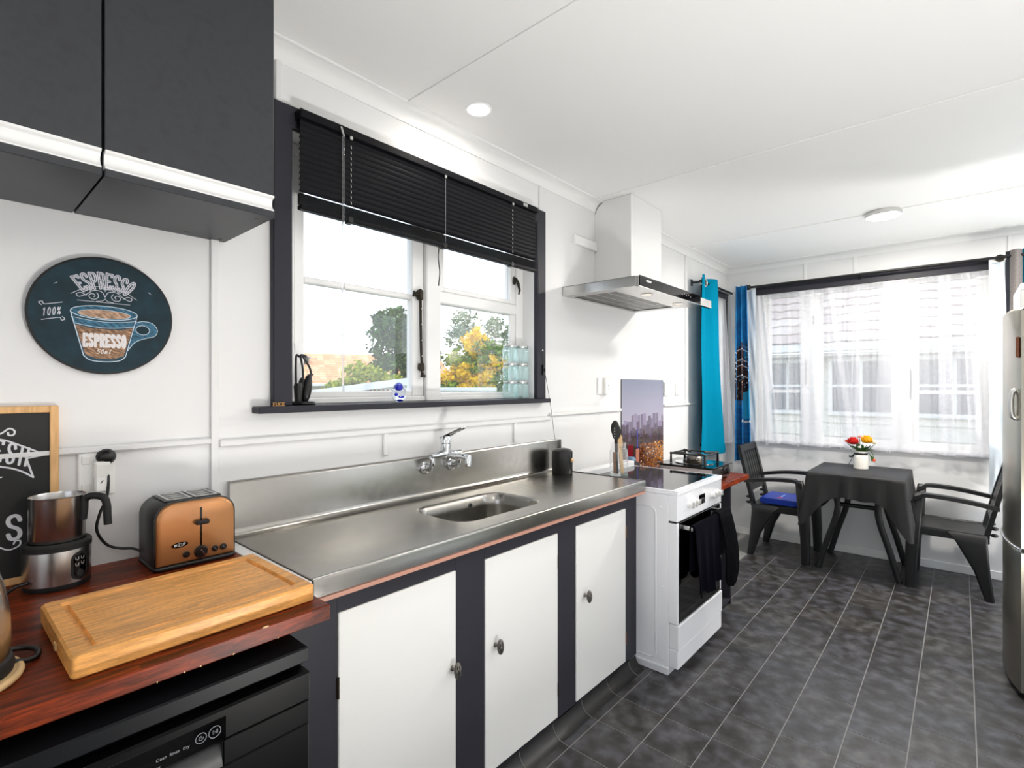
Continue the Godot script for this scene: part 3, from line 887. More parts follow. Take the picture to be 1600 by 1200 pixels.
func make_chalkboard():
	var w := 0.46; var h := 0.418
	var t := thing("chalkboard", "framed chalkboard with white hand lettering, leaning behind the milk frother", "chalkboard", V(0.2075, WORK, -1.668))
	t.rotation.x = -0.022
	# local: right edge at x 0, board runs to -w
	var fw := 0.0165
	var pine: Material = mats["pine"]
	obj("frame_side", Shape.new().box(V(-fw, 0, -0.012), V(0, h, 0.006), 0.0015), pine, t)
	obj("frame_side", Shape.new().box(V(-w, 0, -0.012), V(-w + fw, h, 0.006), 0.0015), pine, t)
	obj("frame_top", Shape.new().box(V(-w + fw, h - fw, -0.012), V(-fw, h, 0.0058), 0.0015), pine, t)
	obj("frame_foot", Shape.new().box(V(-w + fw, 0, -0.012), V(-fw, fw, 0.0058), 0.0015), pine, t)
	var n := 1024
	var im := Image.create(n, n, false, Image.FORMAT_RGB8)
	im.fill(Color(0.035, 0.037, 0.043))
	var bw := w - 2 * fw; var bh := h - 2 * fw
	var px := func(x, y): return V2((x + w - fw) / bw * n, (h - fw - y) / bh * n)   # metres on the board
	var ink := Color(0.86, 0.86, 0.88)
	# curl above, banner with a forked end, three of its letters in view
	stroke(im, smooth_path([px.call(-0.16, 0.352), px.call(-0.115, 0.352), px.call(-0.10, 0.356), px.call(-0.087, 0.366), px.call(-0.078, 0.360), px.call(-0.080, 0.351), px.call(-0.088, 0.351), px.call(-0.089, 0.357)]), 9, ink)
	stroke(im, smooth_path([px.call(-0.36, 0.335), px.call(-0.25, 0.352), px.call(-0.16, 0.352), px.call(-0.103, 0.342), px.call(-0.075, 0.329), px.call(-0.024, 0.299)]) + [px.call(-0.058, 0.293), px.call(-0.046, 0.247)], 10, ink)
	stroke(im, smooth_path([px.call(-0.36, 0.265), px.call(-0.25, 0.288), px.call(-0.16, 0.290), px.call(-0.103, 0.279), px.call(-0.07, 0.266), px.call(-0.046, 0.247)]), 10, ink)
	var place := func(u, v):
		var x: float = -0.1635 + u * 0.109
		var top: float = 0.334 - 0.5 * maxf(-0.03, x + 0.095); var low: float = 0.289 - 0.32 * maxf(-0.03, x + 0.1)
		return px.call(x + (1 - v) * 0.007, lerpf(top, low, v))
	write(im, "FRESH", place, 13, ink, 0.15)
	stroke(im, [px.call(-0.14, 0.248), px.call(-0.100, 0.254)], 8, ink)
	var big := func(u, v): return px.call(-0.235 + u * 0.17, 0.161 - v * 0.055)
	write(im, "  O  S", big, 20, ink, 0.0)
	for s in [0.0, -0.05, -0.10]:
		stroke(im, smooth_path([px.call(-0.103 + s, 0.092), px.call(-0.088 + s, 0.083), px.call(-0.071 + s, 0.089), px.call(-0.069 + s, 0.100), px.call(-0.077 + s, 0.101), px.call(-0.080 + s, 0.095)]), 8, ink)
	var m := mat("chalkboard print", Color(1, 1, 1), 0.55)
	m.albedo_texture = ImageTexture.create_from_image(im)
	var g := Shape.new()
	g.flat()
	g.quad(V(-w + fw, fw, 0), V(-fw, fw, 0), V(-fw, h - fw, 0), V(-w + fw, h - fw, 0))
	g.quad(V(-fw, fw, -0.006), V(-w + fw, fw, -0.006), V(-w + fw, h - fw, -0.006), V(-fw, h - fw, -0.006))
	obj("writing_panel", g, m, t)

func make_worktop():
	var t := thing("timber_worktop", "reddish brown timber worktop with a chipped front edge, over the dishwasher", "worktop", V(0, 0, 0))
	obj("slab", Shape.new().box(V(-0.75, 0.882, WALL), V(0.5635, WORK, -1.012), 0.0022), mats["jarrah worktop"], t)
	obj("end_filler", Shape.new().box(V(0.5645, 0.882, WALL), V(0.598, WORK + 0.001, -1.16), 0.001), mats["white trim paint"], t)
	for p in [[0.428, 0.012], [0.37, 0.004], [0.315, 0.003], [0.29, 0.0025], [0.452, 0.002], [0.25, 0.002]]:
		obj("chip", Shape.new().ball(V(p[0], (0.9135 if p[0] == 0.428 else 0.884), -1.0125), V(p[1] * 0.6, 0.0018, 0.0016), 8), mats["pale wood"], t)

func make_dishwasher():
	var t := thing("dishwasher", "black freestanding dishwasher under the timber worktop", "dishwasher", V(0, 0, 0))
	var bk: Material = mats["appliance black"]; var gy: Material = mats["appliance grey"]
	var x0 := -0.088; var x1 := 0.5105; var zf := -1.003
	obj("body", Shape.new().box(V(x0, 0.03, -1.60), V(x1, 0.815, zf - 0.03), 0.002), bk, t)
	obj("top", Shape.new().box(V(x0, 0.817, -1.60), V(x1, 0.848, zf), 0.003), gy, t)
	# door: control band above, panel below with a scooped grip between them
	var r0 := 0.10; var r1 := 0.349
	obj("control_band", Shape.new().box(V(x0, 0.7405, zf - 0.03), V(x1 + 0.002, 0.80, zf + 0.004), 0.004), bk, t)
	obj("control_glass", Shape.new().box(V(0.07, 0.7425, zf + 0.003), V(0.352, 0.785, zf + 0.0047), 0.0004), mats["black gloss"], t)
	var door := Shape.new()
	door.box(V(x0, 0.08, zf - 0.03), V(x1 + 0.001, 0.692, zf), 0.003)
	door.box(V(r1, 0.692, zf - 0.03), V(x1 + 0.001, 0.739, zf), 0.002)
	door.box(V(x0, 0.692, zf - 0.03), V(r0, 0.739, zf), 0.002)
	obj("door", door, bk, t)
	var scoop := Shape.new()
	scoop.sheet(func(u, v):
		var a: float = v * PI / 2
		return V(lerpf(r0, r1, u), 0.692 + 0.048 * sin(a), zf - 0.001 - 0.032 * (1 - cos(a))), 2, 8)
	scoop.sheet(func(u, v): return V(r1 - 0.0005 - 0.012 * (1 - cos(v * PI / 2)) * 0.2, 0.692 + 0.048 * u, zf - 0.03 * v), 2, 4)
	obj("grip", scoop, mats["dark grey plastic"], t)
	obj("kickboard", Shape.new().box(V(x0, 0.0, -1.56), V(x1, 0.075, zf - 0.05), 0.002), bk, t)
	var face := zf + 0.0049
	for p in [[0.3115, 0.0085, "power"], [0.3335, 0.0098, "start"]]:
		var ring := []
		for k in 24: ring.append(V(p[0] + cos(TAU * k / 24) * p[1], 0.7645 + sin(TAU * k / 24) * p[1], face))
		var b := obj("button_ring", Shape.new().tube(ring, 0.0006, 5, true), mats["print grey"], t)
		b.set_meta("label", "%s button ring" % p[2])
	obj("symbol", Shape.new().tube([V(0.3305, 0.768, face), V(0.3305, 0.761, face), V(0.335, 0.7645, face), V(0.3305, 0.768, face)], 0.0005, 4).box(V(0.336, 0.761, face - 0.0003), V(0.3367, 0.768, face + 0.0003)).box(V(0.3376, 0.761, face - 0.0003), V(0.3383, 0.768, face + 0.0003)), mats["print grey"], t)
	var pw := []
	for k in 14: pw.append(V(0.3115 + cos(0.9 + 4.5 * k / 13 + 1.2) * 0.0035, 0.7645 + sin(0.9 + 4.5 * k / 13 + 1.2) * 0.0035, face))
	obj("symbol", Shape.new().tube(pw, 0.0005, 4).box(V(0.3112, 0.7645, face - 0.0003), V(0.3118, 0.7685, face + 0.0003)), mats["print grey"], t)
	for p in [["Clean", 0.2525], ["Rinse", 0.2715], ["Dry", 0.2885], ["Delay", 0.243]]:
		text("lettering", p[0], 0.0062, 0.0003, mats["print grey"], t, Transform3D(Basis(), V(p[1], 0.7605 if p[0] != "Delay" else 0.748, face)))

func make_board():
	var t := thing("cutting_board", "thick honey-coloured wooden chopping board with a juice groove, on the timber worktop", "chopping board", V(0.3455, WORK + 0.0005, -1.207), 0.012)
	var wd: Material = mats["acacia board"]
	var hx := 0.2025; var hz := 0.1555; var th := 0.0365
	# top with a groove down each long end: built of strips round the groove
	var g := Shape.new()
	var rect := func(x, z, y, r):
		var out := []
		for q in 4:
			var cx: float = [1, -1, -1, 1][q] * (x - r); var cz: float = [-1, -1, 1, 1][q] * (z - r)
			for k in 5:
				var a: float = q * PI / 2 + PI / 2 * k / 4
				out.append(V(cx + cos(a) * r, y, cz - sin(a) * r))
		return out
	var loops := [rect.call(hx - 0.003, hz - 0.003, 0, 0.006), rect.call(hx, hz, 0.003, 0.008), rect.call(hx, hz, th - 0.004, 0.008), rect.call(hx - 0.004, hz - 0.004, th, 0.007),
		rect.call(hx - 0.026, hz - 0.026, th, 0.006), rect.call(hx - 0.0285, hz - 0.0285, th - 0.006, 0.006), rect.call(hx - 0.0345, hz - 0.0345, th - 0.0065, 0.006), rect.call(hx - 0.0375, hz - 0.0375, th - 0.001, 0.006)]
	for i in loops.size() - 1: g.loft([loops[i], loops[i + 1]])
	g.loft([loops[-1], rect.call(hx - 0.05, hz - 0.05, th - 0.001, 0.005)], true)
	obj("slab", g, wd, t)
	obj("foot", Shape.new().block(V(-hx - 0.001, 0.012, 0.02), V(0.003, 0.012, 0.016), 0.001), mats["pale wood"], t)

func make_toaster():
	var x0 := 0.366; var x1 := 0.5525; var zb := -1.655; var zf := -1.497
	var w := x1 - x0; var d := zf - zb; var h := 0.17
	var t := thing("toaster", "two-slice toaster with a copper face and charcoal sides, on the timber worktop", "toaster", V((x0 + x1) / 2, WORK, (zb + zf) / 2))
	var outline := func(hw, top, r, base):
		var p := [V2(-hw, base)]
		p.append(V2(hw, base))
		for k in 11: p.append(V2(hw - r + cos(PI / 2 * k / 10) * r, top - r + sin(PI / 2 * k / 10) * r))
		for k in 11: p.append(V2(-hw + r - sin(PI / 2 * k / 10) * r, top - r + cos(PI / 2 * k / 10) * r))
		return p
	obj("base", Shape.new().prism(oval_rect(w / 2 + 0.003, d / 2 + 0.004, 0.02), 0.0, 0.012, Transform3D(Basis(V(1, 0, 0), V(0, 0, -1), V(0, 1, 0)), V(0, 0, 0)), 0.002), mats["black plastic"], t)
	obj("body", Shape.new().prism(outline.call(w / 2, h, 0.045, 0.011), -d / 2 + 0.004, d / 2 - 0.012, Transform3D(), 0.004), mats["dark grey plastic"], t)
	obj("edge_band", Shape.new().prism(outline.call(w / 2 + 0.0005, h + 0.0005, 0.045, 0.011), d / 2 - 0.012, d / 2 - 0.008), mats["black plastic"], t)
	var rim := outline.call(w / 2 - 0.002, h - 0.002, 0.043, 0.012)
	var face := Shape.new()
	var shrink := func(k, z):
		var out := []
		for p in outline.call(w / 2 - 0.002 - k, h - 0.002 - k, 0.043 - k * 0.6, 0.012 + k): out.append(V(p.x, p.y, z))
		return out
	face.loft([shrink.call(0.0, d / 2 - 0.008), shrink.call(0.0015, d / 2 - 0.003), shrink.call(0.005, d / 2 - 0.0005), shrink.call(0.011, d / 2)], true)
	obj("copper_face", face, mats["copper paint"], t)
	# bread slots
	obj("slot_surround", Shape.new().box(V(-0.066, h - 0.002, -0.062), V(0.066, h + 0.0012, 0.052), 0.001), mats["black plastic"], t)
	for s in [-1, 1]:
		var fr := Shape.new()
		var cx: float = s * 0.031
		fr.box(V(cx - 0.027, h + 0.0012, -0.056), V(cx - 0.022, h + 0.0028, 0.046), 0.0006)
		fr.box(V(cx + 0.022, h + 0.0012, -0.056), V(cx + 0.027, h + 0.0028, 0.046), 0.0006)
		fr.box(V(cx - 0.022, h + 0.0012, -0.056), V(cx + 0.022, h + 0.0028, -0.052), 0.0006)
		fr.box(V(cx - 0.022, h + 0.0012, 0.042), V(cx + 0.022, h + 0.0028, 0.046), 0.0006)
		var f := obj("slot_frame", fr, mats["aluminium"], t)
		obj("slot_inside", Shape.new().box(V(cx - 0.0215, h + 0.0012, -0.0515), V(cx + 0.0215, h + 0.0016, 0.0415)), mats["black gloss"], f)
		for k in 4:
			obj("wire", Shape.new().tube([V(cx - 0.012, h + 0.0022, -0.045 + k * 0.028), V(cx + 0.012, h + 0.0022, -0.040 + k * 0.028)], 0.0012, 6), mats["aluminium"], f)
	var z := d / 2 + 0.0005
	obj("lever_slot", Shape.new().prism(pill(0.0023, 0.052), -0.001, 0.0006, Transform3D(Basis(), V(0.008, 0.097, z))), mats["black gloss"], t)
	obj("lever", Shape.new().at(V(0.008, 0.1115, z + 0.008)).block(V(0, 0, 0), V(0.032, 0.0115, 0.016), 0.003), mats["black plastic"], t)
	for p in [[-0.026, 0.0075], [0.0075, 0.0145], [0.041, 0.0075], [0.0615, 0.0075]]:
		var kx: float = p[0]; var kr: float = p[1]
		var k := obj("knob", Shape.new().at(V(kx, 0.033, z), Basis(V(1, 0, 0), V(0, 0, 1), V(0, -1, 0))).lathe([V2(kr * 1.12, -0.001), V2(kr * 1.12, 0.0015), V2(kr, 0.002), V2(kr * 0.92, 0.009 if kr > 0.01 else 0.004), V2(0, 0.0095 if kr > 0.01 else 0.0045)], 28), mats["black plastic"], t)
		if kr > 0.01:
			obj("pointer", Shape.new().at(V(kx + 0.003, 0.030, z + 0.0098), Basis(V(0, 0, 1), 0.5)).block(V(0, 0, 0), V(0.0035, 0.022, 0.002), 0.0008), mats["chrome"], k)
		else:
			obj("pointer", Shape.new().at(V(kx, 0.033, z + 0.0045), Basis(V(0, 0, 1), 0.6)).block(V(0, 0, 0), V(0.0012, 0.009, 0.001)), mats["chrome"], k)
	obj("badge", Shape.new().prism(oval(V2(0, 0), 0.019, 0.0068, 0, TAU, 24).slice(0, 24), -0.001, 0.0006, Transform3D(Basis(V(0, 0, 1), 0.05), V(-0.041, 0.0605, z))), mats["black gloss"], t)
	text("badge_lettering", "ZIP", 0.0098, 0.0003, mats["print white"], t, Transform3D(Basis(V(0, 0, 1), 0.05), V(-0.036, 0.0605, z + 0.0008)), false, 1.25)
	obj("badge_mark", Shape.new().box(V(-0.053, 0.0575, z + 0.0005), V(-0.0515, 0.063, z + 0.001)).box(V(-0.0508, 0.0577, z + 0.0005), V(-0.0493, 0.0632, z + 0.001)).box(V(-0.0486, 0.0579, z + 0.0005), V(-0.0471, 0.0634, z + 0.001)), mats["print white"], t)
	# its lead to the wall socket
	var lead := smooth_path([V(x0 - 0.001, WORK + 0.030, -1.63), V(0.35, WORK + 0.038, -1.64), V(0.325, WORK + 0.042, -1.652), V(0.298, WORK + 0.058, -1.655), V(0.278, WORK + 0.098, -1.652), V(0.284, WORK + 0.14, -1.652), V(0.297, WORK + 0.175, -1.652), V(0.302, WORK + 0.215, -1.654), V(0.301, WORK + 0.262, -1.66)], 6)
	var l := obj("power_lead", Shape.new().tube(lead, 0.0034, 8), mats["black plastic"])
	tag(l, "black power lead curling from the toaster to the double wall socket", "power lead")

func pill(hw: float, hh: float) -> Array:
	var p := []
	for k in 9: p.append(V2(cos(PI * k / 8) * hw, hh - hw + sin(PI * k / 8) * hw))
	for k in 9: p.append(V2(-cos(PI * k / 8) * hw, -hh + hw - sin(PI * k / 8) * hw))
	return p

func oval_rect(hx: float, hz: float, r: float, n := 6) -> Array:
	var p := []
	for q in 4:
		var c := V2([1, -1, -1, 1][q] * (hx - r), [1, 1, -1, -1][q] * (hz - r))
		for k in n + 1:
			var a: float = q * PI / 2 + PI / 2 * k / n
			p.append(c + V2(cos(a), sin(a)) * r)
	return p

func make_socket_left():
	var t := thing("wall_socket", "white double wall socket with a white adapter and black plug, behind the milk frother", "wall socket", V(0.283, 1.153, WALL))
	var wp: Material = mats["white plastic"]
	obj("plate", Shape.new().box(V(-0.038, -0.056, 0), V(0.038, 0.064, 0.011), 0.003), wp, t)
	for y in [0.038, -0.033]:
		obj("switch", Shape.new().at(V(-0.0225, y, 0.011), Basis(V(1, 0, 0), 0.12)).block(V(0, 0, 0.001), V(0.017, 0.021, 0.006), 0.0015), wp, t)
	obj("adapter", Shape.new().box(V(-0.009, -0.045, 0.011), V(0.024, 0.034, 0.036), 0.004), wp, t)
	obj("printed_sticker", Shape.new().box(V(-0.0094, -0.008, 0.0115), V(0.0244, 0.030, 0.0365), 0.004), mats["cord white"], t)
	obj("socket_hole", Shape.new().at(V(0.0075, -0.026, 0.0362), Basis(V(0, 0, 1), -0.6)).block(V(-0.006, 0.006, 0), V(0.0022, 0.009, 0.0006)).block(V(0.004, 0.008, 0), V(0.0001, 0.0001, 0.0001)), mats["black gloss"], t)
	obj("socket_hole", Shape.new().at(V(0.0155, -0.036, 0.0362)).block(V(0, 0, 0), V(0.0022, 0.008, 0.0006)), mats["black gloss"], t)
	obj("plug", Shape.new().at(V(0.018, 0.044, 0.011), Basis(V(1, 0, 0), V(0, 0, 1), V(0, -1, 0))).lathe([V2(0.021, 0.0), V2(0.0205, 0.010), V2(0.017, 0.018), V2(0.010, 0.024), V2(0, 0.026)], 28), mats["black plastic"], t)

func make_frother():
	var t := thing("milk_frother", "brushed steel milk frother jug with a black handle, standing on its steel base", "milk frother", V(0.196, WORK, -1.598))
	var st: Material = mats["satin steel"]; var bk: Material = mats["soft black"]
	obj("base_foot", Shape.new().lathe([V2(0, 0), V2(0.060, 0), V2(0.0615, 0.004), V2(0.0615, 0.012)], 56), bk, t)
	obj("base", Shape.new().lathe([V2(0.0622, 0.012), V2(0.0622, 0.088), V2(0.0618, 0.09)], 64), st, t)
	obj("base_rim", Shape.new().lathe([V2(0.0632, 0.088), V2(0.0632, 0.100), V2(0.060, 0.104), V2(0.053, 0.105), V2(0.051, 0.102)], 64), bk, t)
	# jug: outside, lip, inside
	obj("jug", Shape.new().lathe([V2(0.0, 0.104), V2(0.0495, 0.1045), V2(0.0512, 0.107), V2(0.0512, 0.205), V2(0.0522, 0.2085), V2(0.0515, 0.2092), V2(0.0500, 0.205), V2(0.0500, 0.112), V2(0.0, 0.111)], 64), st, t)
	var dir := V(0.80, 0, 0.60)
	var handle := Shape.new()
	var hp := smooth_path([dir * 0.052 + V(0, 0.150, 0), dir * 0.0545 + V(0, 0.175, 0), dir * 0.056 + V(0, 0.195, 0), dir * 0.066 + V(0, 0.2035, 0), dir * 0.084 + V(0, 0.2035, 0), dir * 0.097 + V(0, 0.197, 0), dir * 0.102 + V(0, 0.180, 0), dir * 0.103 + V(0, 0.160, 0), dir * 0.104 + V(0, 0.135, 0)], 5)
	handle.tube(hp, 0.0082, 12)
	obj("handle", handle, bk, t)
	# control window on the front
	var fa := atan2(0.86, 0.5)
	var pill_at := func(w, hh, out, m, called):
		var g := Shape.new()
		g.sheet(func(u, v):
			var vv: float = (v - 0.5) * 2
			var k = w if absf(vv) < 0.45 else w * sqrt(maxf(0.0, 1 - pow((absf(vv) - 0.45) / 0.55, 2)))
			var a: float = fa - 0.035 - (u - 0.5) * 2 * k
			return V(cos(a) * out, 0.048 + vv * hh, sin(a) * out), 12, 20)
		return obj(called, g, m, t)
	pill_at.call(0.30, 0.0335, 0.0628, bk, "control_surround")
	pill_at.call(0.23, 0.0275, 0.0632, mats["black gloss"], "control_window")
	for p in [[0.11, 0.066], [0.11, 0.052], [-0.09, 0.066], [-0.09, 0.054]]:
		var a: float = fa - 0.035 + p[0]
		obj("symbol", Shape.new().at(V(cos(a) * 0.0634, p[1], sin(a) * 0.0634), Basis(V(0, 1, 0), PI / 2 - a)).tube([V(-0.003, 0.003, 0), V(-0.003, -0.002, 0), V(0, -0.004, 0), V(0.003, -0.002, 0), V(0.003, 0.003, 0)], 0.0005, 4), mats["print white"], t)
	var ka := fa - 0.01
	obj("dial", Shape.new().at(V(cos(ka) * 0.063, 0.031, sin(ka) * 0.063), Basis(V(0, 1, 0), PI / 2 - ka) * Basis(V(1, 0, 0), V(0, 0, 1), V(0, -1, 0))).lathe([V2(0.0085, 0), V2(0.008, 0.003), V2(0, 0.0035)], 24), mats["dark grey plastic"], t)
	obj("lead_end", Shape.new().tube(smooth_path([V(-0.055, 0.024, 0.03), V(-0.075, 0.022, 0.034), V(-0.088, 0.012, 0.034)], 5), 0.004, 8), mats["black plastic"], t)

func make_kettle():
	var t := thing("kettle", "tall brushed steel kettle cut off by the left edge, on a bamboo mat", "kettle", V(0.008, WORK + 0.012, -1.162))
	var st: Material = mats["satin steel"]
	obj("power_base", Shape.new().lathe([V2(0, 0), V2(0.081, 0), V2(0.083, 0.008), V2(0.08, 0.02), V2(0.076, 0.022)], 48), mats["soft black"], t)
	obj("body", Shape.new().lathe([V2(0.0765, 0.022), V2(0.0785, 0.045), V2(0.077, 0.09), V2(0.071, 0.13), V2(0.062, 0.165), V2(0.05, 0.19), V2(0.046, 0.197)], 56), st, t)
	obj("lid", Shape.new().lathe([V2(0.046, 0.197), V2(0.044, 0.203), V2(0.02, 0.209), V2(0, 0.210)], 40), mats["soft black"], t)
	obj("handle", Shape.new().tube(smooth_path([V(-0.05, 0.19, 0.0), V(-0.10, 0.205, 0.0), V(-0.125, 0.16, 0.0), V(-0.115, 0.08, 0.0), V(-0.078, 0.05, 0.0)], 6), 0.011, 10), mats["soft black"], t)
	var lead := smooth_path([V(0.055, WORK + 0.02, -1.205), V(0.098, WORK + 0.012, -1.225), V(0.122, WORK + 0.008, -1.205), V(0.112, WORK + 0.006, -1.175), V(0.075, WORK + 0.016, -1.17)], 8)
	tag(obj("kettle_lead", Shape.new().tube(lead, 0.0045, 8), mats["black plastic"]), "short black loop of power lead beside the steel kettle", "power lead")
	var ring := []
	for k in 40: ring.append(V(0.008 + cos(TAU * k / 40) * 0.0885, WORK + 0.006, -1.162 + sin(TAU * k / 40) * 0.0885))
	var m := thing("bamboo_mat", "round bamboo mat with a rolled edge under the steel kettle", "mat", V())
	obj("rolled_edge", Shape.new().tube(ring, 0.006, 8, true), mats["pale wood"], m)
	obj("pad", Shape.new().at(V(0.008, WORK + 0.001, -1.162)).lathe([V2(0, 0), V2(0.086, 0), V2(0.086, 0.0095), V2(0, 0.0105)], 32), mats["pale wood"], m)

func make_sink_cabinet():
	var t := thing("sink_cabinet", "charcoal base cabinet with three white doors under the steel bench", "cabinet", V(0, 0, 0))
	var ch: Material = mats["charcoal paint"]
	var zf := -1.211
	var body := Shape.new()
	var doors := [[0.693, 1.106], [1.236, 1.653], [1.780, 2.202]]
	# face frame round the door openings, and the carcass behind
	body.box(V(0.53, 0.052, zf - 0.022), V(0.693, 0.85, zf), 0.001)
	body.box(V(1.106, 0.052, zf - 0.022), V(1.236, 0.85, zf), 0.001)
	body.box(V(1.653, 0.052, zf - 0.022), V(1.780, 0.85, zf), 0.001)
	body.box(V(2.202, 0.052, WALL + 0.004), V(2.312, 0.85, zf), 0.001)
	for d in doors:
		body.box(V(d[0], 0.795, zf - 0.022), V(d[1], 0.85, zf - 0.0002))
		body.box(V(d[0], 0.044, zf - 0.022), V(d[1], 0.057, zf - 0.0002))
	body.box(V(0.53, 0.052, WALL + 0.004), V(0.55, 0.85, zf - 0.022))
	body.box(V(0.55, 0.052, WALL + 0.004), V(2.202, 0.07, zf - 0.022))
	obj("body", body, ch, t)
	for i in 3:
		var a: float = doors[i][0] + 0.002; var b: float = doors[i][1] - 0.002
		var d := obj("door", Shape.new().box(V(a, 0.059, zf - 0.02), V(b, 0.7935, zf + 0.003), 0.002), mats["cabinet white"], t)
		var left_hung := i == 0
		var kx: float = [1.088, 1.286, 1.842][i]; var ky := 0.489
		var base := V(kx, ky, zf + 0.003)
		var turn := Basis(V(1, 0, 0), V(0, 0, 1), V(0, -1, 0))
		var k := Node3D.new()
		k.name = "knob"
		d.add_child(k, true)
		obj("stem", Shape.new().at(base, turn).lathe([V2(0.0085, 0), V2(0.0085, 0.003), V2(0.005, 0.006), V2(0.0045, 0.02), V2(0.007, 0.024)], 16), mats["pewter"], k)
		# an oval cage of crossed bars
		var cage := Shape.new()
		var c := base + V(0, 0, 0.0255)
		for s in [-1.0, 1.0]:
			for m in 8:
				var pts := []
				for q in 9:
					var lat := -PI / 2 + PI * q / 8
					var lon = TAU * m / 8 + s * (lat + PI / 2) * 0.55
					pts.append(c + V(cos(lat) * cos(lon) * 0.0115, sin(lat) * 0.0255, cos(lat) * sin(lon) * 0.0095))
				cage.tube(pts, 0.0017, 5)
		obj("cage", cage, mats["pewter"], k)
		var hx: float = a - 0.001 if left_hung else b + 0.001
		for y in ([0.60, 0.16] if left_hung else [0.68, 0.17]):
			obj("hinge", Shape.new().at(V(hx, y, zf + 0.001)).block(V(0, 0, 0), V(0.009, 0.055, 0.005), 0.0015).tube([V(0, -0.027, 0.003), V(0, 0.027, 0.003)], 0.003, 8), mats["bronze"] if i < 2 else mats["brown wood"], d)

func make_bench():
	var t := thing("sink_bench", "long stainless steel sink bench with a splashback and one bowl", "sink bench", V(0, 0, 0))
	var st: Material = mats["brushed steel"]
	var x0 := 0.600; var x1 := 2.297; var zb := -1.648; var zf := -1.166; var y := BENCH
	# top with a rounded hole for the bowl
	var bc := V2(1.402, -1.397); var bx := 0.222; var bz := 0.138
	var n := 64
	var ring := func(hx, hz, r, yy):
		var out := []
		for k in n:
			var q: int = k * 4 / n
			var f: float = float(k % (n / 4)) / (n / 4 - 1)
			var a: float = q * PI / 2 + f * PI / 2
			out.append(V(bc.x + [1, -1, -1, 1][q] * (hx - r) + cos(a) * r, yy, bc.y - ([1, 1, -1, -1][q] * (hz - r) + sin(a) * r)))
		return out
	var hole: Array = ring.call(bx + 0.012, bz + 0.012, 0.082, y)
	var edge := []
	for p in hole:
		var d := V2(p.x - bc.x, p.z - bc.y)
		var k := 1e9
		if absf(d.x) > 1e-6: k = minf(k, ((x1 - 0.004 - bc.x) if d.x > 0 else (x0 - bc.x)) / d.x)
		if absf(d.y) > 1e-6: k = minf(k, ((zf - bc.y) if d.y > 0 else (zb - bc.y)) / d.y)
		edge.append(V(bc.x + d.x * k, y, bc.y + d.y * k))
	var top := Shape.new()
	top.flat()
	for k in n:
		var l := (k + 1) % n
		top.quad(edge[k], edge[l], hole[l], hole[k])
		# fill the corners that the straight cut leaves
		if not is_equal_approx(edge[k].x, edge[l].x) and not is_equal_approx(edge[k].z, edge[l].z):
			var cx: float = x1 - 0.004 if maxf(edge[k].x, edge[l].x) > bc.x + 0.3 else x0
			var cz: float = zf if maxf(edge[k].z, edge[l].z) > bc.y + 0.05 else zb
			top.tri(edge[k], V(cx, y, cz), edge[l])
	# rolled front edge: a low lip, then the drop
	var front := [V2(zf, y), V2(-1.1625, y + 0.0022), V2(-1.157, y + 0.0018), V2(-1.1545, y - 0.001), V2(-1.1535, y - 0.006), V2(-1.1535, y - 0.045), V2(-1.1575, y - 0.050), V2(-1.175, y - 0.050)]
	top.smooth()
	for i in front.size() - 1:
		if i == 5: top.smooth()
		top.quad(V(x0, front[i + 1].y, front[i + 1].x), V(x1, front[i + 1].y, front[i + 1].x), V(x1, front[i].y, front[i].x), V(x0, front[i].y, front[i].x))
	# cove up to the splashback, its top fold
	var back := []
	for k in 9: back.append(V2(zb - 0.024 * sin(PI / 2 * k / 8), y + 0.024 * (1 - cos(PI / 2 * k / 8))))
	back.append_array([V2(-1.673, 1.078), V2(-1.675, 1.087), V2(-1.680, 1.089), V2(WALL + 0.001, 1.089)])
	top.smooth()
	for i in back.size() - 1:
		top.quad(V(x0, back[i].y, back[i].x), V(x1 + 0.003, back[i].y, back[i].x), V(x1 + 0.003, back[i + 1].y, back[i + 1].x), V(x0, back[i + 1].y, back[i + 1].x))
	obj("bench_top", top, st, t)
	# ends
	obj("end_fold", Shape.new().box(V(x1 - 0.004, y - 0.045, zb), V(x1, y + 0.0025, -1.1545), 0.001), st, t)
	obj("end_fold", Shape.new().box(V(x1, y, WALL + 0.001), V(x1 + 0.003, 1.088, -1.66)), st, t)
	obj("end_fold", Shape.new().box(V(x0, y - 0.045, zb), V(x0 + 0.002, y - 0.0002, -1.1545)), st, t)
	var loops := [hole, ring.call(bx + 0.006, bz + 0.006, 0.078, y - 0.0015), ring.call(bx, bz, 0.074, y - 0.008), ring.call(bx - 0.004, bz - 0.004, 0.072, y - 0.05), ring.call(bx - 0.008, bz - 0.008, 0.07, y - 0.125), ring.call(bx - 0.014, bz - 0.014, 0.064, y - 0.145), ring.call(bx - 0.034, bz - 0.034, 0.05, y - 0.158), ring.call(0.045, 0.045, 0.0449, y - 0.163)]
	var bowl := Shape.new()
	for i in loops.size() - 1: pass
	bowl.loft(loops, true)
	obj("bowl", bowl, st, t)
	obj("drain", Shape.new().at(V(bc.x, y - 0.1625, bc.y)).lathe([V2(0.042, 0.0), V2(0.040, 0.003), V2(0.03, 0.001), V2(0, 0.0)], 32), mats["chrome"], t)
	obj("overflow", Shape.new().at(V(1.478, y - 0.034, bc.y - bz + 0.002), Basis(V(1, 0, 0), V(0, 0, 1), V(0, -1, 0))).lathe([V2(0.012, 0), V2(0.011, 0.003), V2(0.006, 0.004), V2(0, 0.002)], 20), mats["chrome"], t)
	obj("timber_underlay", Shape.new().box(V(x0 + 0.002, 0.8575, -1.205), V(2.30, 0.8695, -1.1575), 0.001), mats["copper strip"], t)

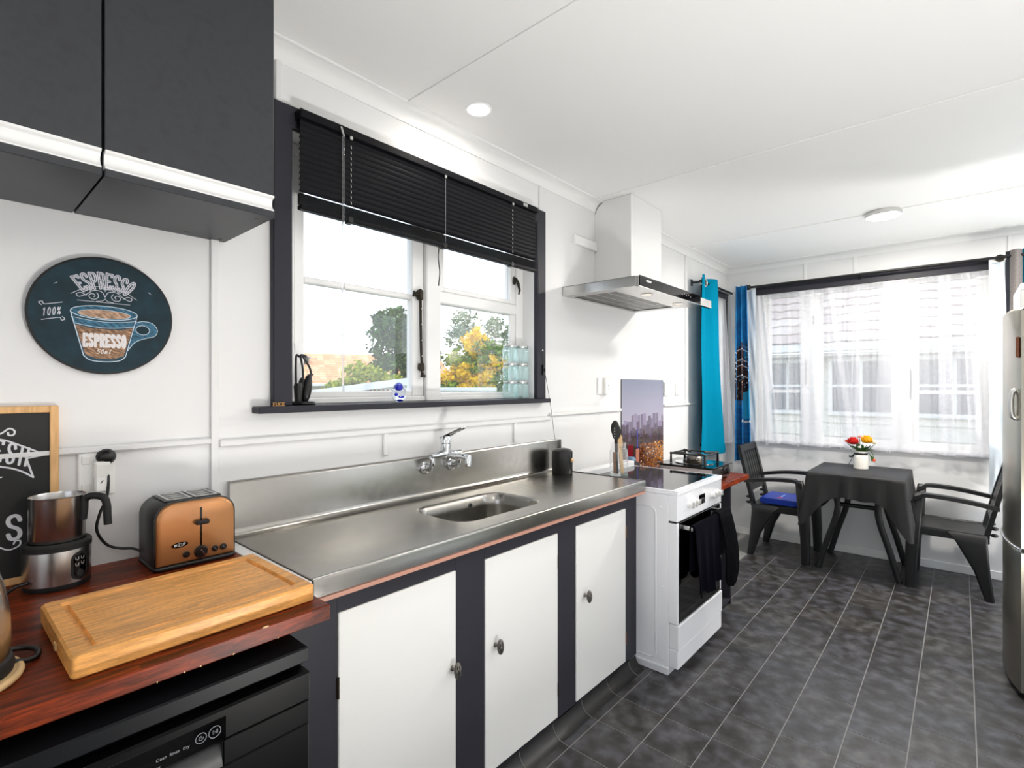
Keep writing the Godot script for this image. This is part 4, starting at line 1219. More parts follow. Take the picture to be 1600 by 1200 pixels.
func make_tap():
	var t := thing("mixer_tap", "chrome wall-mounted mixer tap with a lever, above the sink bowl", "tap", V(1.425, 1.095, -1.673))
	var c: Material = mats["chrome"]
	var out := Basis(V(1, 0, 0), V(0, 0, 1), V(0, -1, 0))
	for s in [-1.0, 1.0]:
		var x: float = s * 0.073
		obj("wall_flange", Shape.new().at(V(x, -0.052, -0.001), out).lathe([V2(0.027, 0), V2(0.027, 0.006), V2(0.022, 0.014), V2(0.014, 0.018), V2(0.012, 0.03)], 28), c, t)
		obj("elbow", Shape.new().tube(smooth_path([V(x, -0.052, 0.015), V(x, -0.050, 0.04), V(x, -0.03, 0.05), V(x, -0.006, 0.05), V(x * 0.85, 0.0, 0.05)], 5), 0.0125, 14), c, t)
	obj("body", Shape.new().tube([V(-0.082, 0, 0.05), V(-0.05, 0.0, 0.05), V(-0.02, 0.003, 0.05), V(0, 0.006, 0.05), V(0.02, 0.003, 0.05), V(0.05, 0, 0.05), V(0.082, 0, 0.05)], [0.014, 0.0145, 0.017, 0.024, 0.017, 0.0145, 0.014], 18), c, t)
	obj("cartridge", Shape.new().at(V(0, 0, 0.05)).lathe([V2(0.022, -0.01), V2(0.023, 0.02), V2(0.021, 0.045), V2(0.0235, 0.048), V2(0.0235, 0.068), V2(0.018, 0.078), V2(0.0, 0.08)], 28), c, t)
	var lever := Shape.new()
	lever.sheet(func(u, v):
		var p := V(0, 0.066, 0.038).lerp(V(0.022, 0.112, 0.135), u)
		var w: float = lerpf(0.022, 0.0125, u)
		return p + V((0.5 - v) * 2 * w, 0.004 * sin(v * PI), 0), 8, 6, 0.0055)
	obj("lever", lever, c, t)
	var sp := smooth_path([V(0.0, -0.004, 0.055), V(0.005, -0.004, 0.10), V(0.009, -0.003, 0.15), V(0.012, -0.008, 0.175)], 5)
	obj("spout", Shape.new().tube(sp, 0.0135, 16), c, t)
	obj("aerator", Shape.new().at(V(0.0125, -0.038, 0.172)).lathe([V2(0, -0.002), V2(0.0125, -0.001), V2(0.0145, 0.001), V2(0.0145, 0.036), V2(0.011, 0.044), V2(0, 0.046)], 24), c, t)

func make_bench_things():
	var p := thing("sponge_pot", "small black pot with a side opening, on the steel bench by the splashback", "pot", V(2.213, BENCH + 0.0005, -1.59))
	obj("body", Shape.new().lathe([V2(0, 0), V2(0.052, 0), V2(0.0545, 0.004), V2(0.0545, 0.112), V2(0.052, 0.120), V2(0.04, 0.128), V2(0.018, 0.132), V2(0, 0.132)], 48), mats["black plastic"], p)
	var d := V(0.15, 0, 0.99)
	var op := Shape.new()
	op.sheet(func(u, v):
		var a: float = 1.42 + (0.5 - u) * 0.72 * sqrt(maxf(0.02, 1 - pow((v - 0.5) * 2, 2)))
		return V(cos(a) * 0.0549, 0.064 + v * 0.05, sin(a) * 0.0549), 10, 12)
	obj("opening", op, mats["black gloss"], p)
	obj("wooden_handle", Shape.new().tube([d * 0.038 + V(0, 0.062, 0), d * 0.062 + V(0, 0.074, 0)], [0.009, 0.0105], 10), mats["pale wood"], p)
	# jar of utensils
	var j := thing("utensil_jar", "clear glass jar holding wooden and black utensils, at the back left of the stove top", "jar", V(2.525, 0.8868, -1.43))
	j.scale = Vector3.ONE * 1.08
	obj("glass", Shape.new().lathe([V2(0, 0), V2(0.043, 0), V2(0.0465, 0.006), V2(0.0465, 0.115), V2(0.044, 0.130), V2(0.037, 0.143), V2(0.036, 0.146), V2(0.038, 0.149), V2(0.036, 0.152), V2(0.038, 0.157), V2(0.0365, 0.168), V2(0.0345, 0.168), V2(0.0345, 0.146), V2(0.043, 0.128), V2(0.0445, 0.115), V2(0.0445, 0.012), V2(0, 0.010)], 48), mats["jar glass"], j)
	obj("foot_ring", Shape.new().lathe([V2(0.030, 0.001), V2(0.047, 0.001), V2(0.0478, 0.006), V2(0.0468, 0.011)], 40), mats["aqua glass"], j)
	obj("wire_bail", Shape.new().tube([V(-0.036, 0.146, -0.006), V(-0.045, 0.125, -0.008), V(-0.047, 0.105, -0.008)], 0.0016, 6), mats["aluminium"], j)
	# utensils stand in the jar: things of their own
	var o := j.position
	var grow := Vector3.ONE * 1.08
	var spoon := func(called, label, foot, head, r, w, h, m, slots):
		var u := thing(called, label, "utensil", o)
		u.scale = grow
		obj("shaft", Shape.new().tube([foot, foot.lerp(head, 0.5), head], r, 8), m, u)
		var dirv: Vector3 = (head - foot).normalized()
		var b := obj("head", Shape.new().at(head + dirv * h * 0.8, Basis(V(0.75, 0, 0.66), V(0, 1, 0), V(-0.66, 0, 0.75))).ball(V(0, 0, 0), V(w, h, 0.006), 18), m, u)
		for k in slots:
			obj("slot", Shape.new().at(head + dirv * h * 0.8 + V(0.75, 0, 0.66) * -w * 0.45 + V(0, 0.018 - k * 0.014, 0) + V(-0.66, 0, 0.75) * 0.0052).ball(V(0, 0, 0), V(0.0022, 0.003, 0.0022), 8), mats["print white"], b)
	spoon.call("slotted_spoon", "black slotted spoon standing in the utensil jar", V(-0.012, 0.012, 0.0), V(-0.022, 0.19, 0.0), 0.006, 0.024, 0.042, mats["soft black"], 4)
	spoon.call("serving_spoon", "solid black spoon behind the slotted spoon in the utensil jar", V(0.010, 0.012, -0.018), V(0.004, 0.205, -0.022), 0.006, 0.023, 0.042, mats["soft black"], 0)
	var sp := thing("wooden_spatula", "flat pale wooden spatula standing in the utensil jar", "utensil", o)
	sp.scale = grow
	obj("blade", Shape.new().prism([V2(-0.007, 0.012), V2(0.007, 0.012), V2(0.007, 0.13), V2(0.019, 0.155), V2(0.019, 0.198), V2(0.003, 0.226), V2(-0.016, 0.215), V2(-0.016, 0.155), V2(-0.007, 0.13)], -0.003, 0.003, Transform3D(Basis(V(0.75, 0, 0.66), V(0, 1, 0), V(-0.66, 0, 0.75)) * Basis(V(0, 0, 1), 0.10), V(0.012, 0, 0.013)), 0.001), mats["pale wood"], sp)
	var sb := thing("brown_spatula", "brown wooden handle standing in the utensil jar", "utensil", o)
	sb.scale = grow
	obj("shaft", Shape.new().prism([V2(-0.011, 0.012), V2(0.011, 0.012), V2(0.013, 0.12), V2(-0.013, 0.12)], -0.003, 0.003, Transform3D(Basis(V(0.75, 0, 0.66), V(0, 1, 0), V(-0.66, 0, 0.75)), V(-0.018, 0, -0.008)), 0.001), mats["brown wood"], sb)
	var st := thing("wooden_sticks", "thin pale wooden stick leaning in the utensil jar", "utensil", o)
	st.scale = grow
	obj("shaft", Shape.new().tube([V(0.026, 0.012, 0.012), V(0.004, 0.15, 0.012)], 0.004, 8), mats["pale wood"], st)

func make_sill_things():
	var z := -1.705
	var h := thing("utensil_holder", "black plastic holder of looped-handled scoops, at the left end of the sill", "utensil holder", V(0.846, 1.3165, -1.70))
	var bk: Material = mats["black plastic"]
	obj("foot", Shape.new().lathe([V2(0, 0), V2(0.040, 0), V2(0.042, 0.004), V2(0.038, 0.012), V2(0, 0.013)], 32), bk, h)
	obj("cup", Shape.new().at(V(-0.018, 0.012, 0)).lathe([V2(0.012, 0), V2(0.016, 0.05), V2(0.013, 0.062)], 20), bk, h)
	obj("scoop", Shape.new().at(V(0.012, 0.055, 0), Basis(V(0, 0, 1), -0.16)).ball(V(0, 0, 0), V(0.016, 0.052, 0.018), 18), bk, h)
	obj("scoop", Shape.new().at(V(0.0, 0.05, -0.012)).ball(V(0, 0, 0), V(0.014, 0.045, 0.012), 16), bk, h)
	obj("scoop_lip", Shape.new().tube([V(0.020, 0.096, 0), V(0.030, 0.105, 0), V(0.036, 0.105, 0)], [0.008, 0.004, 0.002], 8), bk, h)
	for q in [[-0.022, -0.016, -0.008], [-0.004, -0.006, 0.004], [0.024, 0.004, 0.0]]:
		obj("handle_loop", Shape.new().tube(smooth_path([V(q[0], 0.06, q[2]), V(q[0] * 1.05, 0.12, q[2]), V(q[1] - 0.006, 0.166, q[2]), V(q[1], 0.170, q[2]), V(q[1] + 0.006, 0.164, q[2])], 5), 0.0038, 8), bk, h)
	var f := thing("word_sign", "tiny gold lettered word sign at the sill's left corner", "word sign", V(0.7215, 1.3165, -1.652))
	text("lettering", "FUCK", 0.0145, 0.004, mats["letter gold"], f, Transform3D(Basis(), V(0.0185, 0.0062, 0)), false, 1.12)
	obj("strip", Shape.new().box(V(-0.001, 0, -0.0022), V(0.038, 0.0014, 0.0022)), mats["letter gold"], f)
	# glass egg with a blue heart
	var e := thing("glass_egg", "clear glass egg ornament with a cobalt blue swirl, in the middle of the sill", "ornament", V(1.234, 1.3165, -1.688))
	var clear := mat("egg glass", Color(0.93, 0.96, 1.0, 0.0), 0.01)
	clear.refraction_enabled = true
	clear.refraction_scale = 0.04
	var cobalt := mat("cobalt glass", Color(0.06, 0.12, 0.80), 0.1)
	var prof := []
	for k in 19:
		var a := PI * k / 18
		prof.append(V2(sin(a) * 0.0285 * (1.0 + 0.13 * cos(a)), 0.040 - cos(a) * 0.040))
	obj("shell", Shape.new().lathe(prof, 36), clear, e)
	obj("blue_heart", Shape.new().at(V(0, 0.058, 0)).lathe([V2(0, -0.014), V2(0.010, -0.010), V2(0.0125, 0.0), V2(0.009, 0.010), V2(0, 0.016)], 20).ball(V(0.006, -0.034, 0.004), V(0.010, 0.004, 0.006), 10).ball(V(-0.007, -0.026, -0.003), V(0.006, 0.006, 0.005), 10).ball(V(0.004, -0.045, 0), V(0.011, 0.0035, 0.009), 10), cobalt, e)
	# six stacked preserving jars
	var made: Node3D = null
	var places := ["bottom", "middle", "top"]
	for k in 6:
		var row: int = k / 2; var right := k % 2 == 1
		var pos := V(1.945 if not right else 2.032, 1.3165 + row * 0.0915, -1.722)
		var label := "aqua glass jar with a silver lid on the sill, %s of the %s stack" % [places[row], "right-hand" if right else "left-hand"]
		if made == null:
			made = thing("glass_jar", label, "jar", pos, 0.0, "stacked aqua jars on the sill")
			obj("body", Shape.new().lathe([V2(0, 0.001), V2(0.034, 0.001), V2(0.040, 0.006), V2(0.042, 0.025), V2(0.0395, 0.040), V2(0.042, 0.058), V2(0.037, 0.074), V2(0.034, 0.078), V2(0.032, 0.078), V2(0.034, 0.072), V2(0.038, 0.057), V2(0.036, 0.040), V2(0.038, 0.025), V2(0.035, 0.009), V2(0, 0.007)], 36), mats["aqua glass"], made)
			obj("lid", Shape.new().lathe([V2(0.0, 0.0785), V2(0.0355, 0.0785), V2(0.0365, 0.081), V2(0.0365, 0.089), V2(0.035, 0.0908), V2(0, 0.0908)], 36), mats["aluminium"], made)
		else:
			var c: Node3D = made.duplicate()
			c.name = numbered("glass_jar")
			add_child(c)
			c.position = pos
			c.set_meta("label", label)

func make_blind():
	var t := thing("venetian_blind", "black slatted venetian blind drawn halfway up over the sink window", "blind", V(0, 0, 0))
	var sl: Material = mats["slat black"]
	var x0 := 0.8015; var x1 := 2.047; var z := -1.642
	obj("headrail", Shape.new().box(V(x0, 2.266, -1.664), V(x1, 2.293, -1.622), 0.002), sl, t)
	obj("end_cap", Shape.new().box(V(x0 - 0.003, 2.264, -1.6645), V(x0, 2.2935, -1.6215), 0.001), mats["black gloss"], t)
	var slat := Shape.new()
	slat.sheet(func(u, v):
		var s: float = v - 0.5
		return V(lerpf(x0 + 0.002, x1 - 0.002, u), s * 0.0255, 0.0035 * (1 - 4 * s * s)), 1, 6, 0.0006)
	var m: ArrayMesh = slat.mesh()
	for k in 12:
		var o := obj("slat", m, sl, t)
		o.position = V(0, 2.256 - k * 0.0198, z)
		o.rotation.x = 0.34
	for k in 11:
		var o := obj("slat", m, sl, t)
		o.position = V(0, 2.017 - k * 0.0033, z - 0.002)
		o.rotation.x = -PI / 2 + 0.06
	obj("bottom_rail", Shape.new().box(V(x0, 1.965, z - 0.013), V(x1, 1.981, z + 0.013), 0.003), sl, t)
	for x in [0.985, 1.428, 1.857]:
		obj("ladder_clip", Shape.new().block(V(x, 2.262, z + 0.016), V(0.012, 0.014, 0.006), 0.001), mats["aluminium"], t)
		obj("rail_clip", Shape.new().block(V(x, 1.972, z + 0.001), V(0.022, 0.024, 0.029), 0.003), mats["black plastic"], t)
		if x != 1.428:
			for k in 11:
				obj("ladder_tape", Shape.new().tube([V(x, 2.235 - k * 0.0198, z + 0.0135), V(x + 0.001, 2.225 - k * 0.0198, z + 0.0145)], 0.0013, 5), mats["cord white"], t)
		else:
			obj("ladder_tape", Shape.new().tube([V(x, 2.262, z + 0.015), V(x, 1.985, z + 0.015)], 0.0009, 5), mats["print grey"], t)
	obj("maker_plate", Shape.new().box(V(1.93, 2.272, -1.6222), V(1.962, 2.288, -1.6205), 0.0006), mats["aluminium"], t)
	obj("wand", Shape.new().tube([V(0.944, 2.275, z + 0.024), V(0.948, 2.25, z + 0.028), V(0.948, 1.90, z + 0.027), V(0.948, 1.36, z + 0.024)], 0.0042, 8), mats["clear acrylic"], t)
	obj("wand_hook", Shape.new().tube([V(0.942, 2.283, z + 0.021), V(0.944, 2.268, z + 0.024), V(0.948, 2.25, z + 0.028)], 0.005, 8), mats["aluminium"], t)
	obj("tilt_cord", Shape.new().tube(smooth_path([V(1.405, 1.966, z), V(1.400, 1.92, z), V(1.408, 1.86, z), V(1.398, 1.80, z + 0.004)], 5), 0.0024, 6), mats["black plastic"], t)
	obj("pull_cord", Shape.new().tube([V(2.03, 2.262, z + 0.02), V(2.055, 2.03, z + 0.012), V(2.098, 1.72, -1.655), V(2.128, 1.53, -1.658), V(2.142, 1.462, -1.655)], 0.0014, 6), mats["black plastic"], t)
	obj("cord_cleat", Shape.new().block(V(2.141, 1.468, -1.659), V(0.018, 0.056, 0.010), 0.003).ball(V(2.141, 1.468, -1.652), V(0.006, 0.010, 0.005), 10), mats["black plastic"], t)
	obj("cleat_screw", Shape.new().ball(V(2.128, 1.57, -1.656), V(0.005, 0.005, 0.004), 8), mats["cord white"], t)
	obj("cord_tail", Shape.new().tube([V(2.144, 1.45, -1.652), V(2.19, 1.26, -1.648), V(2.226, 1.06, -1.643), V(2.232, 1.042, -1.640)], 0.0014, 6), mats["black plastic"], t)

func make_stove():
	var t := thing("stove", "white freestanding electric stove with a black glass top, at the steel bench's end", "stove", V(2.316, 0, 0))
	var wh: Material = mats["white enamel"]
	var w := 0.585; var zb := -1.56; var zs := -1.045; var zf := -1.002
	obj("body", Shape.new().box(V(0, 0.03, zb), V(w, 0.862, zs), 0.003), wh, t)
	obj("plinth", Shape.new().box(V(0.004, 0.0, zb + 0.01), V(w - 0.004, 0.032, zs - 0.004), 0.002).box(V(-0.004, 0.028, zb), V(0.004, 0.04, zs + 0.002), 0.001), wh, t)
	# pressed panel on the visible side
	var pr := []
	for p in oval_rect(0.19, 0.365, 0.03): pr.append(V(-0.0006, 0.43 + p.y, -1.30 + p.x))
	obj("side_pressing", Shape.new().tube(pr, 0.0035, 6, true), wh, t)
	for p in [[0.80, -1.085], [0.42, -1.075], [0.075, -1.075]]:
		obj("screw", Shape.new().ball(V(-0.0005, p[0], p[1]), V(0.003, 0.006, 0.004), 8), mats["white plastic"], t)
	# hob: white rim round black glass
	var rim := Shape.new()
	rim.box(V(-0.002, 0.862, zb), V(w + 0.002, 0.880, zf + 0.004), 0.004)
	rim.box(V(-0.002, 0.878, zf - 0.03), V(w + 0.002, 0.8865, zf + 0.004), 0.003)
	rim.box(V(-0.002, 0.878, zb), V(0.012, 0.8865, zf - 0.028), 0.003)
	rim.box(V(w - 0.012, 0.878, zb), V(w + 0.002, 0.8865, zf - 0.028), 0.003)
	obj("hob_rim", rim, wh, t)
	obj("hob_glass", Shape.new().box(V(0.012, 0.879, zb + 0.03), V(w - 0.012, 0.8862, zf - 0.030), 0.0005), mats["black gloss"], t)
	obj("rear_rail", Shape.new().box(V(0.0, 0.862, zb - 0.04), V(w, 0.916, zb + 0.028), 0.003), wh, t)
	# control band
	obj("control_panel", Shape.new().prism([V2(0, 0.740), V2(zf - zs, 0.740), V2(zf - zs, 0.862), V2(-0.002, 0.862)], 0.0, w, Transform3D(Basis(V(0, 0, -1), V(0, 1, 0), V(1, 0, 0)), V(0, 0, zf)), 0.002), wh, t)
	var out := Basis(V(1, 0, 0), V(0, 0, 1), V(0, -1, 0))
	for x in [0.128, 0.172, 0.214, 0.435, 0.482, 0.525]:
		var k := obj("knob", Shape.new().at(V(x, 0.803, zf), out).lathe([V2(0.0165, 0), V2(0.0165, 0.004), V2(0.0135, 0.007), V2(0.0125, 0.020), V2(0.011, 0.0235), V2(0, 0.024)], 28), mats["white plastic"], t)
		obj("grip", Shape.new().at(V(x, 0.803, zf + 0.026)).block(V(0, 0, 0), V(0.008, 0.029, 0.012), 0.002), mats["aluminium"], k)
	obj("display", Shape.new().box(V(0.262, 0.776, zf), V(0.345, 0.826, zf + 0.002), 0.0008), mats["black gloss"], t)
	text("display_digits", "12:30", 0.014, 0.0003, mats["print grey"], t, Transform3D(Basis(), V(0.303, 0.801, zf + 0.0023)))
	for x in [0.075, 0.10, 0.385, 0.405]:
		obj("printed_mark", Shape.new().block(V(x, 0.778, zf + 0.0004), V(0.010, 0.002, 0.0006)), mats["print grey"], t)
	# oven door
	obj("door_frame", Shape.new().box(V(0, 0.255, zs), V(0.02, 0.732, zf), 0.002).box(V(w - 0.02, 0.255, zs), V(w, 0.732, zf), 0.002).box(V(0.02, 0.255, zs), V(w - 0.02, 0.732, zf - 0.008)), wh, t)
	obj("door_glass", Shape.new().box(V(0.02, 0.256, zf - 0.008), V(w - 0.02, 0.732, zf + 0.001), 0.001), mats["black gloss"], t)
	obj("door_gap", Shape.new().box(V(0.0005, 0.731, zs), V(w - 0.0005, 0.741, zf - 0.006)), mats["black plastic"], t)
	var hd := Shape.new()
	hd.box(V(0.052, 0.694, zf + 0.040), V(0.532, 0.716, zf + 0.052), 0.004)
	hd.box(V(0.052, 0.696, zf), V(0.070, 0.714, zf + 0.042), 0.003)
	hd.box(V(0.514, 0.696, zf), V(0.532, 0.714, zf + 0.042), 0.003)
	obj("door_handle", hd, mats["aluminium"], t)
	# storage drawer, its front in two steps
	obj("drawer", Shape.new().box(V(0.004, 0.132, zs), V(w, 0.250, zf + 0.006), 0.004).box(V(0.004, 0.042, zs), V(w, 0.131, zf + 0.002), 0.004), wh, t)

func make_towels():
	var z0 := -0.952
	var t := thing("tea_towel", "dark navy towel folded over the oven door handle", "towel", V(2.316, 0, z0))
	var drape := func(x0, x1, top, low_back, low_front, waves, amp, off, ph):
		return func(u, v):
			# v runs up the back, over the bar and down the front
			var s: float = v
			var x: float = lerpf(x0, x1, u)
			var y: float; var z: float
			if s < 0.42:
				y = lerpf(low_back, top - 0.012, s / 0.42); z = -0.006
			elif s < 0.52:
				var a: float = (s - 0.42) / 0.10 * PI
				y = top - 0.012 + 0.014 * sin(a); z = 0.004 - 0.012 * cos(a)
			else:
				var k: float = (s - 0.52) / 0.48
				y = lerpf(top - 0.012, low_front + 0.015 * sin(u * 9.0), k); z = 0.016 + off * k
				x = lerpf(x0 + 0.012 * k, x1 - 0.008 * k, u)
				z += amp * k * (0.5 + 0.5 * sin(u * waves + ph + 0.6 * k))
				x += amp * 0.5 * k * cos(u * waves + ph)
			return V(x, y, z)
	obj("cloth", Shape.new().sheet(drape.call(0.045, 0.36, 0.722, 0.50, 0.385, 21.0, 0.020, 0.004, 0.5), 44, 50, 0.003), mats["navy towelling"], t)
	var m := thing("oven_mitt", "black quilted double oven mitt hanging over the oven handle beside the navy towel", "oven mitt", V(2.316, 0, z0))
	var n := 34
	var mitt := Shape.new()
	mitt.sheet(func(u, v):
		var s: float = v
		var round: float = 1.0
		var y: float; var z: float
		var cx := 0.432; var hw := 0.080
		if s < 0.35:
			y = lerpf(0.48, 0.712, s / 0.35); z = -0.008
		elif s < 0.47:
			var a: float = (s - 0.35) / 0.12 * PI
			y = 0.712 + 0.017 * sin(a); z = 0.005 - 0.014 * cos(a)
		else:
			var k: float = (s - 0.47) / 0.53
			y = lerpf(0.712, 0.335, k); z = 0.019 + 0.020 * sin(minf(1.0, k * 1.4) * PI / 2) + 0.010 * sin(k * PI)
			if k > 0.78: round = sqrt(maxf(0.0, 1 - pow((k - 0.78) / 0.22, 2)))
			hw = 0.080 + 0.016 * k
			cx = 0.432 + 0.042 * k
			z += 0.003 * absf(sin(u * PI * 9)) + 0.012 * sin(u * PI)
		return V(cx + (u - 0.5) * 2 * hw * round, y, z), 54, 64, 0.008)
	obj("quilted_body", mitt, mats["mitt cloth"], m)
	var cuff := []
	for k in 13:
		var u := k / 12.0
		cuff.append(V(0.449 + (u - 0.5) * 2 * 0.088, 0.535 + 0.006 * sin(u * PI), 0.0475 + 0.012 * sin(u * PI)))
	obj("pocket_binding", Shape.new().tube(cuff, 0.0035, 6), mats["soft black"], m)

func make_hood():
	var t := thing("range_hood", "slim stainless range hood with a boxed white flue, above the stove", "range hood", V(2.35, 1.885, WALL))
	var al: Material = mats["aluminium"]
	var w := 0.87; var d := 0.455
	var sh := Shape.new()
	sh.box(V(0, 0.004, 0), V(0.004, 0.056, d), 0.001)
	sh.box(V(w - 0.004, 0.004, 0), V(w, 0.056, d), 0.001)
	sh.box(V(0, 0.052, 0), V(w, 0.056, d), 0.001)
	sh.box(V(0, 0.004, 0), V(w, 0.056, 0.004))
	obj("body", sh, al, t)
	# underside: white metal tray round two mesh filters
	var un := Shape.new()
	un.box(V(0.004, 0.004, d - 0.155), V(w - 0.004, 0.010, d), 0.001)
	un.box(V(0.004, 0.004, 0.004), V(0.075, 0.010, d - 0.155))
	un.box(V(w - 0.07, 0.004, 0.004), V(w - 0.004, 0.010, d - 0.155))
	un.box(V(0.075, 0.004, 0.004), V(w - 0.07, 0.010, 0.03))
	obj("underside", un, mats["satin steel"], t)
	var fm := mat("filter mesh", Color(0.55, 0.54, 0.52), 0.4, 0.9)
	var ch := noise_tex(0.3, 81, [[0.0, Color(0.3, 0.3, 0.3)], [0.5, Color(0.8, 0.8, 0.8)], [1.0, Color(1, 1, 1)]], 256)
	fm.albedo_texture = ch
	triplanar(fm, V(18, 18, 18))
	for k in 2:
		var a := 0.075 + k * (w - 0.145) / 2
		var f := obj("filter", Shape.new().box(V(a + 0.003, 0.009, 0.032), V(a + (w - 0.145) / 2 - 0.003, 0.014, d - 0.157), 0.001), fm, t)
		for q in 3:
			obj("filter_rib", Shape.new().box(V(a + 0.004, 0.0075, 0.08 + q * 0.075), V(a + (w - 0.145) / 2 - 0.004, 0.0092, 0.084 + q * 0.075)), al, f)
		obj("filter_latch", Shape.new().block(V(a + 0.18, 0.007, d - 0.175), V(0.03, 0.005, 0.012), 0.002), al, f)
	for x in [0.27, 0.69]:
		var ring := obj("lamp_ring", Shape.new().at(V(x, 0.004, d - 0.075), Basis(V(1, 0, 0), PI)).lathe([V2(0.026, 0), V2(0.034, 0.003), V2(0.036, 0)], 32), al, t)
		obj("lamp_face", Shape.new().at(V(x, 0.0035, d - 0.075), Basis(V(1, 0, 0), PI)).lathe([V2(0, 0.0), V2(0.026, 0.001)].duplicate(), 32), mats["hood lamp glow"], ring)
		var l := SpotLight3D.new()
		l.name = "hood_lamp_light"
		l.light_color = Color(1, 0.86, 0.68)
		l.light_energy = 0.04
		l.spot_angle = 60
		l.spot_range = 6
		l.light_size = 0.05
		l.shadow_enabled = true
		t.add_child(l, true)
		l.position = V(x, -0.006, d - 0.075)
		l.rotation.x = -PI / 2
	# sloping front: black glass with a steel-coloured end
	obj("front_strip", Shape.new().box(V(0, 0.0, d), V(0.985, 0.0035, d + 0.022), 0.001).box(V(0.80, 0.0, d + 0.0), V(0.985, 0.048, d + 0.021), 0.001).box(V(0, 0.0035, d), V(0.80, 0.054, d + 0.018), 0.001), al, t)
	obj("glass_front", Shape.new().box(V(0.001, 0.003, d + 0.018), V(0.80, 0.0565, d + 0.0235), 0.0008), mats["black gloss"], t)
	for k in 5:
		obj("badge_mark", Shape.new().block(V(0.075 + k * 0.0115, 0.0365, d + 0.0238), V(0.009, 0.010, 0.0005)).block(V(0.075 + k * 0.0115, 0.0365 + (0.002 if k % 2 else -0.002), d + 0.0237), V(0.0035, 0.004, 0.0004)), mats["print white"], t)
	for k in 5:
		obj("touch_mark", Shape.new().block(V(0.52 + k * 0.03, 0.028 + 0.006 * (k % 2), d + 0.0238), V(0.006, 0.008, 0.0005)), mats["print grey"], t)
	# boxed flue, cut round the cornice
	var cut := [V2(0, 0.056), V2(0.248, 0.056), V2(0.248, TOP - 1.885 - 0.002), V2(0.062, TOP - 1.885 - 0.002), V2(0.052, TOP - 1.885 - 0.014), V2(0.030, TOP - 1.885 - 0.026), V2(0.012, TOP - 1.885 - 0.05), V2(0.010, TOP - 1.885 - 0.066), V2(0, TOP - 1.885 - 0.066)]
	var turn := Basis(V(0, 0, 1), V(0, 1, 0), V(-1, 0, 0))
	for x in [0.340, 0.728]:
		obj("flue_side", Shape.new().prism(cut, -x - 0.012, -x, Transform3D(turn, V(0, 0, 0)), 0.001), mats["white wall paint"], t)
	obj("flue_front", Shape.new().box(V(0.352, 0.056, 0.2365), V(0.728, TOP - 1.885 - 0.002, 0.248), 0.001), mats["white wall paint"], t)
	obj("flue_edge", Shape.new().box(V(0.3385, 0.056, 0.2435), V(0.353, TOP - 1.885 - 0.002, 0.2495), 0.002), mats["white trim paint"], t)
	# cable box on the wall beside it
	var b = tag(obj("cable_box", Shape.new().box(V(2.455, 2.206, WALL), V(2.6885, 2.258, WALL + 0.02), 0.002), mats["white trim paint"]), "small white cable cover on the wall against the flue", "cable cover")

func make_sockets():
	var wp: Material = mats["white plastic"]
	var s := thing("wall_socket", "white single wall socket between the sink window and the glass splashback", "wall socket", V(2.775, 1.383, WALL))
	obj("plate", Shape.new().box(V(-0.058, -0.052, 0), V(0.042, 0.05, 0.010), 0.003), wp, s)
	obj("socket_block", Shape.new().box(V(-0.002, -0.05, 0.010), V(0.062, 0.049, 0.030), 0.003), wp, s)
	for p in [[0.026, 0.002], [0.036, 0.0], [0.031, -0.022]]:
		obj("socket_hole", Shape.new().block(V(p[0], p[1], 0.0303), V(0.0045, 0.008, 0.0006)), mats["print grey"], s)
	var data := [["white double light switch on the wall beside the glass splashback", 3.682], ["white light switch nearer the teal curtain", 3.895]]
	for k in 2:
		var t := thing("light_switch", data[k][0], "light switch", V(data[k][1], 1.362, WALL))
		obj("plate", Shape.new().box(V(-0.036, -0.052, 0), V(0.036, 0.052, 0.018 if k == 0 else 0.011), 0.003), wp, t)
		obj("rocker", Shape.new().at(V(0, 0.0, 0.018 if k == 0 else 0.011), Basis(V(1, 0, 0), 0.1)).block(V(0, 0, 0.001), V(0.022, 0.03, 0.005), 0.001), wp, t)

